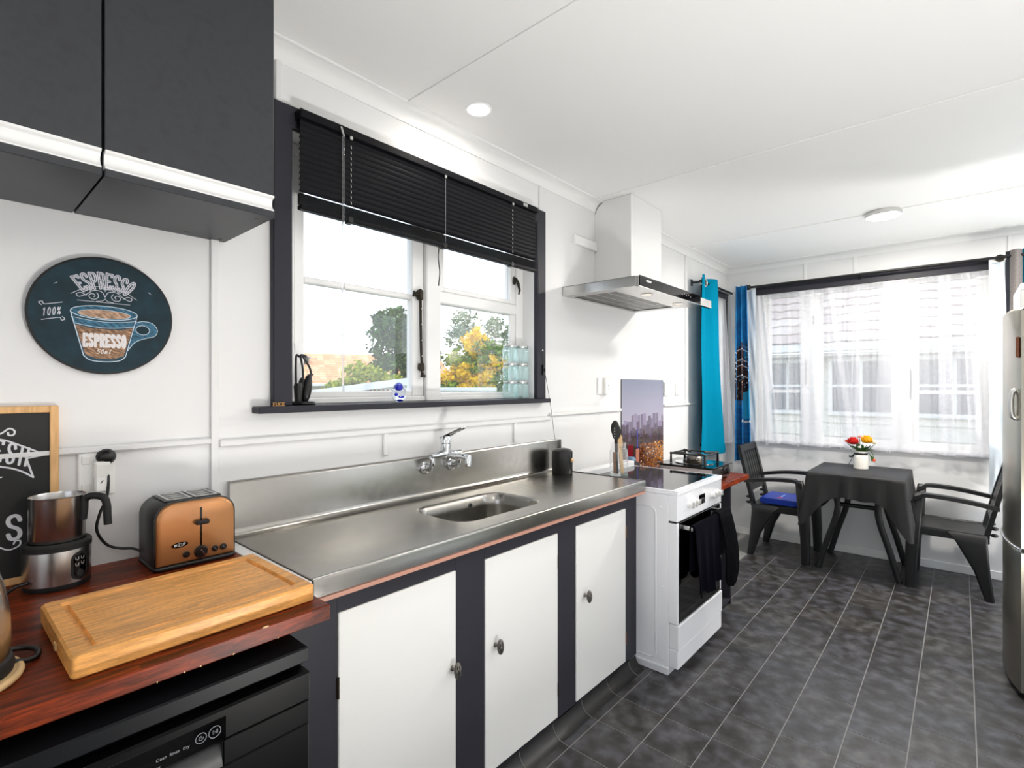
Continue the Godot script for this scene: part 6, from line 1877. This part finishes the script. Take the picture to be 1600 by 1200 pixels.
	# lining strips at both ends of the wide rod
	var data := [["pale lining strip at the corner end of the wide rod, beside the printed curtain", -1.512, -1.402, 0.80], ["pale blue grey lining strip at the fridge end of the wide rod", 0.148, 0.236, 0.62]]
	for k in 2:
		var l := thing("lining_curtain", data[k][0], "curtain", V(), 0.0, "pale lining strips")
		obj("cloth", Shape.new().sheet(func(u, v): return V(4.952 - 0.007 * sin(u * 7.0 + v * 2.0) + 0.004 * sin(v * 23.0 + u * 11.0), lerpf(data[k][3], 2.265 if k == 0 else 2.262, v), lerpf(data[k][1], data[k][2], u)), 16, 40, 0.002), mats["pale lining cloth"], l)
		obj("heading", Shape.new().sheet(func(u, v): return V(4.949 - 0.007 * sin(u * 7.0 + v * 2.0), lerpf(2.25, 2.312, v), lerpf(data[k][1], data[k][2], u)), 12, 2, 0.002), mats["white trim paint"], l)
		if k == 1:
			var ring := []
			for q in 18: ring.append(V(4.938, 2.278 + sin(TAU * q / 18) * 0.02, 0.205 + cos(TAU * q / 18) * 0.02))
			obj("eyelet", Shape.new().tube(ring, 0.006, 8, true), mats["bronze"], l)
			obj("eyelet_hole", Shape.new().at(V(4.939, 2.278, 0.205), Basis(V(0, 0, 1), PI / 2)).lathe([V2(0.019, 0), V2(0, 0.0006)], 16), mats["soft black"], l)
	# grey woven curtain, dark selvedge, and another teal one by the fridge
	var g := thing("grey_curtain", "grey woven curtain fold with a dark edge, above the fridge", "curtain", V())
	obj("cloth", Shape.new().sheet(func(u, v): return V(4.94 - 0.035 * sin(u * PI), lerpf(0.75, 2.322, v), lerpf(0.252, 0.318, u)), 14, 20, 0.002), mats["grey woven cloth"], g)
	obj("selvedge", Shape.new().sheet(func(u, v): return V(4.945 - 0.01 * u, lerpf(0.75, 2.318, v), lerpf(0.236, 0.256, u) + 0.004 * sin(v * 12.0)), 3, 20, 0.002), mat("navy selvedge", Color(0.06, 0.085, 0.13), 0.8), g)
	var t2 := thing("teal_curtain", "teal curtain behind the top of the fridge, right of the grey curtain", "curtain", V())
	obj("cloth", Shape.new().sheet(func(u, v): return V(4.95 - 0.03 * sin(u * 14.0), lerpf(0.75, 2.325, v), lerpf(0.318, 0.62, u)), 30, 20, 0.002), mats["teal cloth"], t2)

# ---------------------------------------------------------------- fridge
func make_fridge():
	var t := thing("fridge", "tall brushed steel fridge freezer with a bowed front, at the right edge", "fridge", V(3.17, 0, 0.195))
	var st: Material = mats["fridge steel"]
	var w := 0.60
	obj("body", Shape.new().box(V(0.004, 0.03, 0.062), V(w - 0.004, 1.715, 0.62), 0.006), mat("fridge side", Color(0.50, 0.475, 0.42), 0.4, 0.6), t)
	var front := func(top_drop):
		var p := []
		for k in 17:
			var u := k / 16.0
			p.append(V2(u * w, 0.046 * pow(absf(2 * u - 1), 2.2) - 0.046))
		return p
	var slab := func(y0, y1, y1_edge):
		# bowed door; the top edge dips towards the sides
		var g := Shape.new()
		var lo := []; var hi := []
		for k in 25:
			var u := k / 24.0
			var z: float = -0.044 * (1 - pow(absf(2 * u - 1), 2.4)) + 0.004
			lo.append(V(u * w, y0, z)); hi.append(V(u * w, lerpf(y1, y1_edge, pow(absf(2 * u - 1), 3.0)), z))
		var round := 0.012
		g.smooth()
		for k in 24:
			g.quad(lo[k + 1], lo[k], hi[k] - V(0, round, 0), hi[k + 1] - V(0, round, 0))
			g.quad(hi[k + 1] - V(0, round, 0), hi[k] - V(0, round, 0), hi[k] + V(0, 0, round), hi[k + 1] + V(0, 0, round))
		g.flat()
		for k in 24:
			g.quad(hi[k + 1] + V(0, 0, round), hi[k] + V(0, 0, round), V(hi[k].x, hi[k].y, 0.06), V(hi[k + 1].x, hi[k + 1].y, 0.06))
			g.quad(lo[k], lo[k + 1], V(lo[k + 1].x, y0, 0.06), V(lo[k].x, y0, 0.06))
		for s in [0, 24]:
			var a: Vector3 = lo[s]; var b: Vector3 = hi[s]
			if s == 0: g.quad(V(a.x, a.y, 0.06), V(b.x, b.y, 0.06), b - V(0, round, 0), a)
			else: g.quad(a, b - V(0, round, 0), V(b.x, b.y, 0.06), V(a.x, a.y, 0.06))
		return g
	obj("freezer_door", slab.call(0.665, 1.735, 1.728), st, t)
	obj("fridge_door", slab.call(0.03, 0.655, 0.655), st, t)
	obj("door_gap_trim", Shape.new().tube(range(0, 17).map(func(k): return V(k / 16.0 * w, 0.660, -0.045 * (1 - pow(absf(k / 8.0 - 1), 2.4)) + 0.002)), 0.0045, 8), mats["chrome"], t)
	obj("side_panel", Shape.new().box(V(-0.002, 0.36, 0.082), V(0.004, 0.60, 0.30), 0.001).box(V(-0.002, 0.74, 0.082), V(0.004, 1.62, 0.30), 0.001), mats["dark grey plastic"], t)
	obj("handle", Shape.new().tube(smooth_path([V(0.045, 1.235, -0.010), V(0.043, 1.25, -0.022), V(0.043, 1.30, -0.026), V(0.043, 1.35, -0.022), V(0.045, 1.365, -0.010)], 5), 0.010, 10), mats["aluminium"], t)
	obj("magnet", Shape.new().at(V(0.02, 1.555, 0.0)).box(V(-0.012, -0.045, -0.012), V(0.014, 0.045, 0.0), 0.004), mat("bronze magnet", Color(0.42, 0.25, 0.17), 0.35, 0.6), t)
	obj("foot", Shape.new().box(V(0.02, 0, 0.06), V(0.08, 0.03, 0.12), 0.004).box(V(w - 0.08, 0, 0.06), V(w - 0.02, 0.03, 0.12), 0.004), mats["soft black"], t)
	var b := thing("white_box", "white box standing on top of the fridge", "box", V(3.30, 1.7365, 0.205))
	obj("carton", Shape.new().box(V(0, 0, 0.0), V(0.42, 0.118, 0.40), 0.003), mats["cabinet white"], b)
	obj("lid_seam", Shape.new().box(V(-0.0008, 0.085, 0.002), V(0.001, 0.0865, 0.398)), mats["print grey"], b)

# ---------------------------------------------------------------- outside the windows
func leaf_mesh(s: float) -> ArrayMesh:
	var g := Shape.new()
	g.flat()
	g.quad(V(-s, 0, -s * 0.5), V(s, s * 0.2, -s * 0.4), V(s * 0.9, 0, s * 0.5), V(-s * 0.8, s * 0.25, s * 0.5))
	return g.mesh()

func tree(called: String, label: String, foot: Vector3, blobs: Array, leaf: float, count: int, tints: Array, seed_: int, trunk := 0.12):
	var t := thing(called, label, "tree" if called != "bush" else "bush", foot)
	var bark := mat("bark", Color(0.22, 0.17, 0.13), 0.9)
	var topmost: float = 0.0
	for b in blobs: topmost = maxf(topmost, b[0].y)
	var g := Shape.new()
	g.tube([V(0, 0, 0), V(0.03, topmost * 0.4, 0.02), V(0, topmost * 0.85, 0)], [trunk, trunk * 0.75, trunk * 0.3], 8)
	for b in blobs:
		g.tube([V(0, topmost * 0.3, 0), b[0] * 0.6 + V(0, topmost * 0.15, 0), b[0]], [trunk * 0.5, trunk * 0.35, trunk * 0.12], 6)
	obj("trunk", g, bark, t)
	var lm := mat("foliage", Color(1, 1, 1), 0.75)
	lm.metallic_specular = 0.12
	lm.vertex_color_use_as_albedo = true
	lm.backlight_enabled = true
	lm.backlight = Color(0.5, 0.5, 0.5)
	lm.cull_mode = BaseMaterial3D.CULL_DISABLED
	var mm := MultiMesh.new()
	mm.transform_format = MultiMesh.TRANSFORM_3D
	mm.use_colors = true
	mm.mesh = leaf_mesh(leaf)
	mm.instance_count = count
	var r := RandomNumberGenerator.new()
	r.seed = seed_
	var weights := 0.0
	for b in blobs: weights += b[1].x * b[1].y
	var at := 0
	for i in blobs.size():
		var b: Array = blobs[i]
		var n := int(count * b[1].x * b[1].y / weights) if i < blobs.size() - 1 else count - at
		# each blob is itself a cluster of tufts
		var tufts := []
		for k in 26: tufts.append(V(r.randfn(), r.randfn(), r.randfn()).normalized() * r.randf_range(0.55, 0.98))
		var hue: Array = tints[b[2]]
		for k in n:
			var c: Vector3 = tufts[r.randi_range(0, 25)]
			var p: Vector3 = b[0] + (c + V(r.randfn(), r.randfn(), r.randfn()) * 0.17) * b[1]
			var bs := Basis.from_euler(V(r.randf() * TAU, r.randf() * TAU, r.randf() * TAU)).scaled(Vector3.ONE * r.randf_range(0.6, 1.3))
			mm.set_instance_transform(at, Transform3D(bs, p))
			mm.set_instance_color(at, hue[0].lerp(hue[1], r.randf()).srgb_to_linear())
			at += 1
	var f := MultiMeshInstance3D.new()
	f.multimesh = mm
	f.material_override = lm
	f.name = "foliage"
	f.set_meta("kind", "stuff")
	t.add_child(f, true)

func make_outside():
	var lawn := mat("lawn", Color(0.30, 0.36, 0.18), 0.95)
	struct("ground", Shape.new().box(V(-40, -1.2, -60), V(60, -0.9, -1.9)).box(V(5.2, -1.2, -1.9), V(60, -0.9, 40)).box(V(-40, -1.2, -1.9), V(-10, -0.9, 40)).box(V(-10, -1.2, 9), V(5.2, -0.9, 40)), lawn)
	struct("added_bounce_terrace", Shape.new().box(V(-10, -0.3, 1.5), V(5.2, -0.08, 9), 0.01).box(V(-10, -0.3, -1.8), V(-2.2, -0.08, 1.5)), mat("pale concrete", Color(0.80, 0.79, 0.76), 0.8))  # added out of view to throw daylight up through door and window
	var dg := [Color(0.12, 0.25, 0.13), Color(0.42, 0.56, 0.30)]
	var mg := [Color(0.22, 0.40, 0.06), Color(0.60, 0.68, 0.18)]
	var yl := [Color(0.93, 0.72, 0.04), Color(1.0, 0.90, 0.25)]
	var gg := [Color(0.42, 0.48, 0.38), Color(0.66, 0.72, 0.56)]
	var lg := [Color(0.45, 0.55, 0.15), Color(0.80, 0.78, 0.34)]
	tree("dark_tree", "tall dark green tree behind the left sash of the sink window", V(12.2, -0.9, -16.9), [
		[V(-0.1, 2.8, 0), V(1.05, 0.8, 0.9), 0], [V(0.05, 3.7, 0), V(0.9, 0.8, 0.85), 0], [V(-0.3, 4.4, 0.1), V(0.75, 0.6, 0.7), 0], [V(0.2, 5.0, 0), V(0.55, 0.45, 0.55), 0], [V(-0.45, 4.95, -0.2), V(0.4, 0.3, 0.4), 0], [V(0.7, 3.4, 0.6), V(0.7, 1.2, 0.7), 0], [V(0.8, 4.6, 0.6), V(0.5, 0.7, 0.5), 0], [V(0, 1.8, 0), V(1.1, 0.9, 0.9), 0]], 0.085, 11000, [dg], 5)
	tree("bush", "light green bush in front of the orange roof", V(8.35, -0.9, -13.1), [
		[V(0.0, 2.45, 0), V(0.55, 0.5, 0.5), 0], [V(-0.45, 2.1, -0.4), V(0.5, 0.4, 0.5), 0], [V(0.5, 2.2, 0.5), V(0.5, 0.45, 0.5), 0], [V(0.0, 1.5, 0), V(0.9, 0.7, 0.8), 0], [V(0.75, 1.9, 0.75), V(0.35, 0.35, 0.4), 0]], 0.06, 6000, [lg], 6, 0.06)
	tree("yellow_tree", "bright yellow and green tree in the right light of the sink window", V(9.15, -0.9, -9.35), [
		[V(0.0, 3.35, 0.05), V(0.34, 0.32, 0.35), 1], [V(0.22, 3.1, 0.25), V(0.40, 0.32, 0.4), 0], [V(-0.3, 2.95, -0.3), V(0.34, 0.28, 0.35), 0], [V(0.30, 2.85, 0.35), V(0.36, 0.26, 0.35), 1], [V(-0.22, 2.62, -0.15), V(0.44, 0.24, 0.4), 1], [V(-0.50, 2.42, -0.48), V(0.28, 0.20, 0.3), 1], [V(0.12, 2.50, 0.2), V(0.36, 0.22, 0.35), 1], [V(0.05, 2.72, 0.0), V(0.46, 0.24, 0.44), 0], [V(0.0, 2.35, 0.05), V(0.55, 0.22, 0.5), 1], [V(0.42, 2.40, 0.45), V(0.4, 0.4, 0.4), 0], [V(-0.35, 2.18, -0.35), V(0.5, 0.22, 0.45), 0], [V(0.1, 2.05, 0.1), V(0.6, 0.3, 0.5), 0], [V(0, 1.5, 0), V(0.7, 0.5, 0.6), 0]], 0.05, 15000, [mg, yl], 7, 0.07)
	tree("grey_tree", "thin grey-green tree standing behind the yellow tree", V(12.95, -0.9, -12.55), [
		[V(-0.55, 4.55, -0.6), V(0.45, 0.45, 0.45), 0], [V(-0.7, 3.9, -0.75), V(0.4, 0.4, 0.4), 0], [V(0.25, 4.35, 0.2), V(0.5, 0.35, 0.5), 0], [V(0.6, 4.1, 0.65), V(0.45, 0.35, 0.45), 0], [V(0.1, 3.5, 0.2), V(0.8, 0.6, 0.8), 0]], 0.055, 2600, [gg], 8, 0.06)
	# neighbour with the orange tiled roof
	var h := thing("neighbour_house", "low white house with an orange tiled roof, beyond the sink window", "house", V(11.0, -0.9, -20.6))
	h.rotation.y = -0.42
	var tiles := mat("orange roof tiles", Color(1, 1, 1), 0.8)
	var ti := Image.create(128, 128, false, Image.FORMAT_RGB8)
	var r := RandomNumberGenerator.new()
	r.seed = 3
	for y in 8:
		for x in 8:
			var c := Color(0.90, 0.60, 0.40).lerp(Color(0.97, 0.76, 0.56), r.randf())
			ti.fill_rect(Rect2i(x * 16, y * 16, 16, 16), c)
			ti.fill_rect(Rect2i(x * 16, y * 16 + 14, 16, 2), c * 0.72)
			ti.fill_rect(Rect2i(x * 16, y * 16, 1, 16), c * 0.85)
	tiles.albedo_texture = ImageTexture.create_from_image(ti)
	tiles.uv1_scale = V(7, 1.6, 1)
	obj("wall", Shape.new().box(V(-8, 0, -3), V(5.5, 2.38, 0)), mats["cabinet white"], h)
	var roof := Shape.new()
	roof.flat()
	roof.quad(V(-8.5, 2.38, 0.5), V(5.9, 2.38, 0.5), V(5.9, 3.82, -2.2), V(-8.5, 3.82, -2.2))
	roof.quad(V(5.9, 2.38, -5), V(-8.5, 2.38, -5), V(-8.5, 3.82, -2.2), V(5.9, 3.82, -2.2))
	obj("roof", roof, tiles, h)
	obj("gutter", Shape.new().box(V(-8.5, 2.28, 0.45), V(5.9, 2.40, 0.58), 0.02), mats["white trim paint"], h)
	obj("roof_vent", Shape.new().at(V(-0.6, 3.45, -1.3)).lathe([V2(0.2, -0.15), V2(0.22, 0.08), V2(0.30, 0.10), V2(0.1, 0.22), V2(0, 0.22)], 14), mats["bronze"], h)
	for x in [-4.0, -1.2, 2.0]:
		var w := obj("window", Shape.new().box(V(x - 0.6, 1.0, 0), V(x + 0.6, 1.9, 0.05), 0.01), mats["white trim paint"], h)
		obj("pane", Shape.new().box(V(x - 0.52, 1.06, 0.05), V(x + 0.52, 1.84, 0.055)), mats["black gloss"], w)
	# garden shed: pale sloping roof, ribbed wall, lattice
	var s := thing("garden_shed", "white garden shed with a sloping roof edge and timber lattice, below the trees", "shed", V(3.44, -0.9, -6.72))
	s.rotation.y = -0.850
	var wht: Material = mats["white trim paint"]
	obj("roof", Shape.new().prism([V2(-1.2, 2.07), V2(1.45, 2.41), V2(1.45, 2.31), V2(-1.2, 1.99)], -1.6, 0.06), wht, s)
	obj("wall", Shape.new().prism([V2(-1.1, 0), V2(0.62, 0), V2(0.62, 2.22), V2(-1.1, 1.99)], -1.5, -0.02), mats["cabinet white"], s)
	for k in 15:
		obj("wall_rib", Shape.new().box(V(-1.05 + k * 0.115, 0, -0.02), V(-1.02 + k * 0.115, 1.99 + k * 0.0145, -0.006)), mats["aluminium"], s)
	var lat := mat("lattice wood", Color(0.78, 0.52, 0.36), 0.7)
	for k in 9:
		for d in [-1.0, 1.0]:
			obj("lattice_lath", Shape.new().at(V(0.70 + k * 0.06, 2.10, -0.03 + 0.012 * d), Basis(V(0, 0, 1), d * 0.75)).block(V(0, 0, 0), V(0.024, 0.36, 0.008)), lat, s)
	obj("lattice_rail", Shape.new().box(V(0.6, 1.96, -0.05), V(1.4, 2.0, 0.0)).box(V(0.6, 0, -0.06), V(0.66, 2.3, -0.01)), wht, s)
	# white fence at the foot of the yellow tree
	var f := thing("garden_fence", "white board fence under the yellow tree", "fence", V(5.2, -0.9, -7.7))
	f.rotation.y = -0.80
	for k in 16:
		obj("board", Shape.new().box(V(-0.4 + k * 0.155, 0, 0), V(-0.4 + k * 0.155 + 0.15, 2.24, 0.02), 0.004), wht, f)
	obj("rail", Shape.new().box(V(-0.4, 2.20, -0.02), V(2.08, 2.26, 0.04), 0.006), wht, f)
	# next-door house seen through the sheer: tiled roof, weatherboards, windows
	var n := thing("next_house", "pale weatherboard house with a tiled roof, behind the sheer curtains", "house", V(8.6, -0.9, 0))
	var cream := mat("cream boards", Color(0.93, 0.91, 0.86), 0.6)
	obj("wall", Shape.new().box(V(0.25, 0, -3.3), V(3.0, 2.75, 4)), cream, n)
	for k in 12:
		obj("weatherboard", Shape.new().prism([V2(0, 0), V2(0.25, 0), V2(0.25, 0.2), V2(0.02, 0.2)], -3.3, 4.0, Transform3D(Basis(), V(0.19, 0.15 + k * 0.2, 0))), cream, n)
	obj("gutter", Shape.new().box(V(-0.22, 2.77, -3.5), V(-0.08, 2.90, 4.2), 0.02), wht, n)
	obj("soffit", Shape.new().box(V(-0.1, 2.72, -3.5), V(0.4, 2.76, 4.2)), wht, n)
	var rt := [mat("pink grey tile", Color(0.72, 0.66, 0.62), 0.8), mat("pale grey tile", Color(0.78, 0.73, 0.69), 0.8), mat("worn tile", Color(0.68, 0.61, 0.58), 0.8)]
	var slope := 0.50
	var tile := Shape.new()
	tile.sheet(func(u, v): return V(lerpf(0.39, -0.02, v), 0.018 * sin(u * PI) + 0.026 * v, lerpf(-0.145, 0.145, 1 - u)), 6, 2, 0.014)
	var tm: ArrayMesh = tile.mesh()
	var roofn := Node3D.new()
	roofn.name = "roof"
	n.add_child(roofn, true)
	r.seed = 9
	for row in 10:
		for c in 20:
			var o := obj("roof_tile", tm, rt[r.randi_range(0, 2)], roofn)
			o.transform = Transform3D(Basis(V(0, 0, 1), slope), V(-0.2 + cos(slope) * row * 0.335, 2.9 + sin(slope) * row * 0.335, -3.3 + c * 0.29))
	var deck := Shape.new()
	deck.flat()
	var up := V(cos(slope), sin(slope), 0)
	deck.quad(V(-0.15, 2.87, 4.2), V(-0.15, 2.87, -3.5), V(-0.15, 2.87, -3.5) + up * 3.9, V(-0.15, 2.87, 4.2) + up * 3.9)
	obj("roof_deck", deck, rt[2], roofn)
	for z in [[-2.25, -1.78], [-1.42, -0.72], [-0.42, 0.30]]:
		var w := obj("window", Shape.new().box(V(0.15, 1.85, z[0] - 0.06), V(0.26, 2.70, z[1] + 0.06), 0.01), wht, n)
		for hh in [[1.92, 2.27], [2.31, 2.64]]:
			for q in 2:
				var mid: float = (z[0] + z[1]) / 2
				obj("pane", Shape.new().box(V(0.144, hh[0], z[0] if q == 0 else mid + 0.02), V(0.15, hh[1], mid - 0.02 if q == 0 else z[1])), mat("dull pane", Color(0.42, 0.43, 0.46), 0.15), w)
	tree("next_hedge", "dark hedge beside the next-door house", V(8.3, -0.9, -4.0), [[V(0, 0.9, 0), V(0.4, 0.6, 0.7), 0]], 0.05, 500, [dg], 15, 0.04)

func _ready():
	make_view()
	make_materials()
	downlight("round recessed downlight glowing in the ceiling over the sink window", V(1.468, TOP, -1.471), 0.047, 0.22)
	downlight("round surface-mounted ceiling light over the dining table", V(4.055, TOP, -0.375), 0.098, 3.9, false)
	added_panel("added fill light panel out of view, at the near end of the room", V(-0.4, TOP, 0.85), 0.6, 0.6, 0.7)
	added_panel("added fill light panel out of view, in the middle of the room", V(2.5, TOP, 0.48), 0.4, 0.3, 0.9)
	added_panel("added fill light panel out of view, over the far side of the fridge", V(4.4, TOP, 0.85), 0.6, 0.6, 1.6)
	uplighter("unseen uplight out of view, placed to light the ceiling at the near end", V(0.95, 0, 0.47), 4.2)
	uplighter("unseen uplight out of view behind the fridge, placed to light the far ceiling", V(4.3, 0, 1.0), 2.7)
	make_room()
	make_window_north()
	make_window_east()
	make_window_corner()
	make_upper_cabinets()
	make_worktop()
	make_dishwasher()
	make_sink_cabinet()
	make_bench()
	make_stove()
	make_side_bench()
	make_hood()
	make_fridge()
	make_dining()
	make_curtains()
	make_blind()
	make_splashback()
	make_gas_burner()
	make_sign()
	make_chalkboard()
	make_board()
	make_toaster()
	make_socket_left()
	make_frother()
	make_kettle()
	make_tap()
	make_bench_things()
	make_sill_things()
	make_sockets()
	make_towels()
	make_outside()
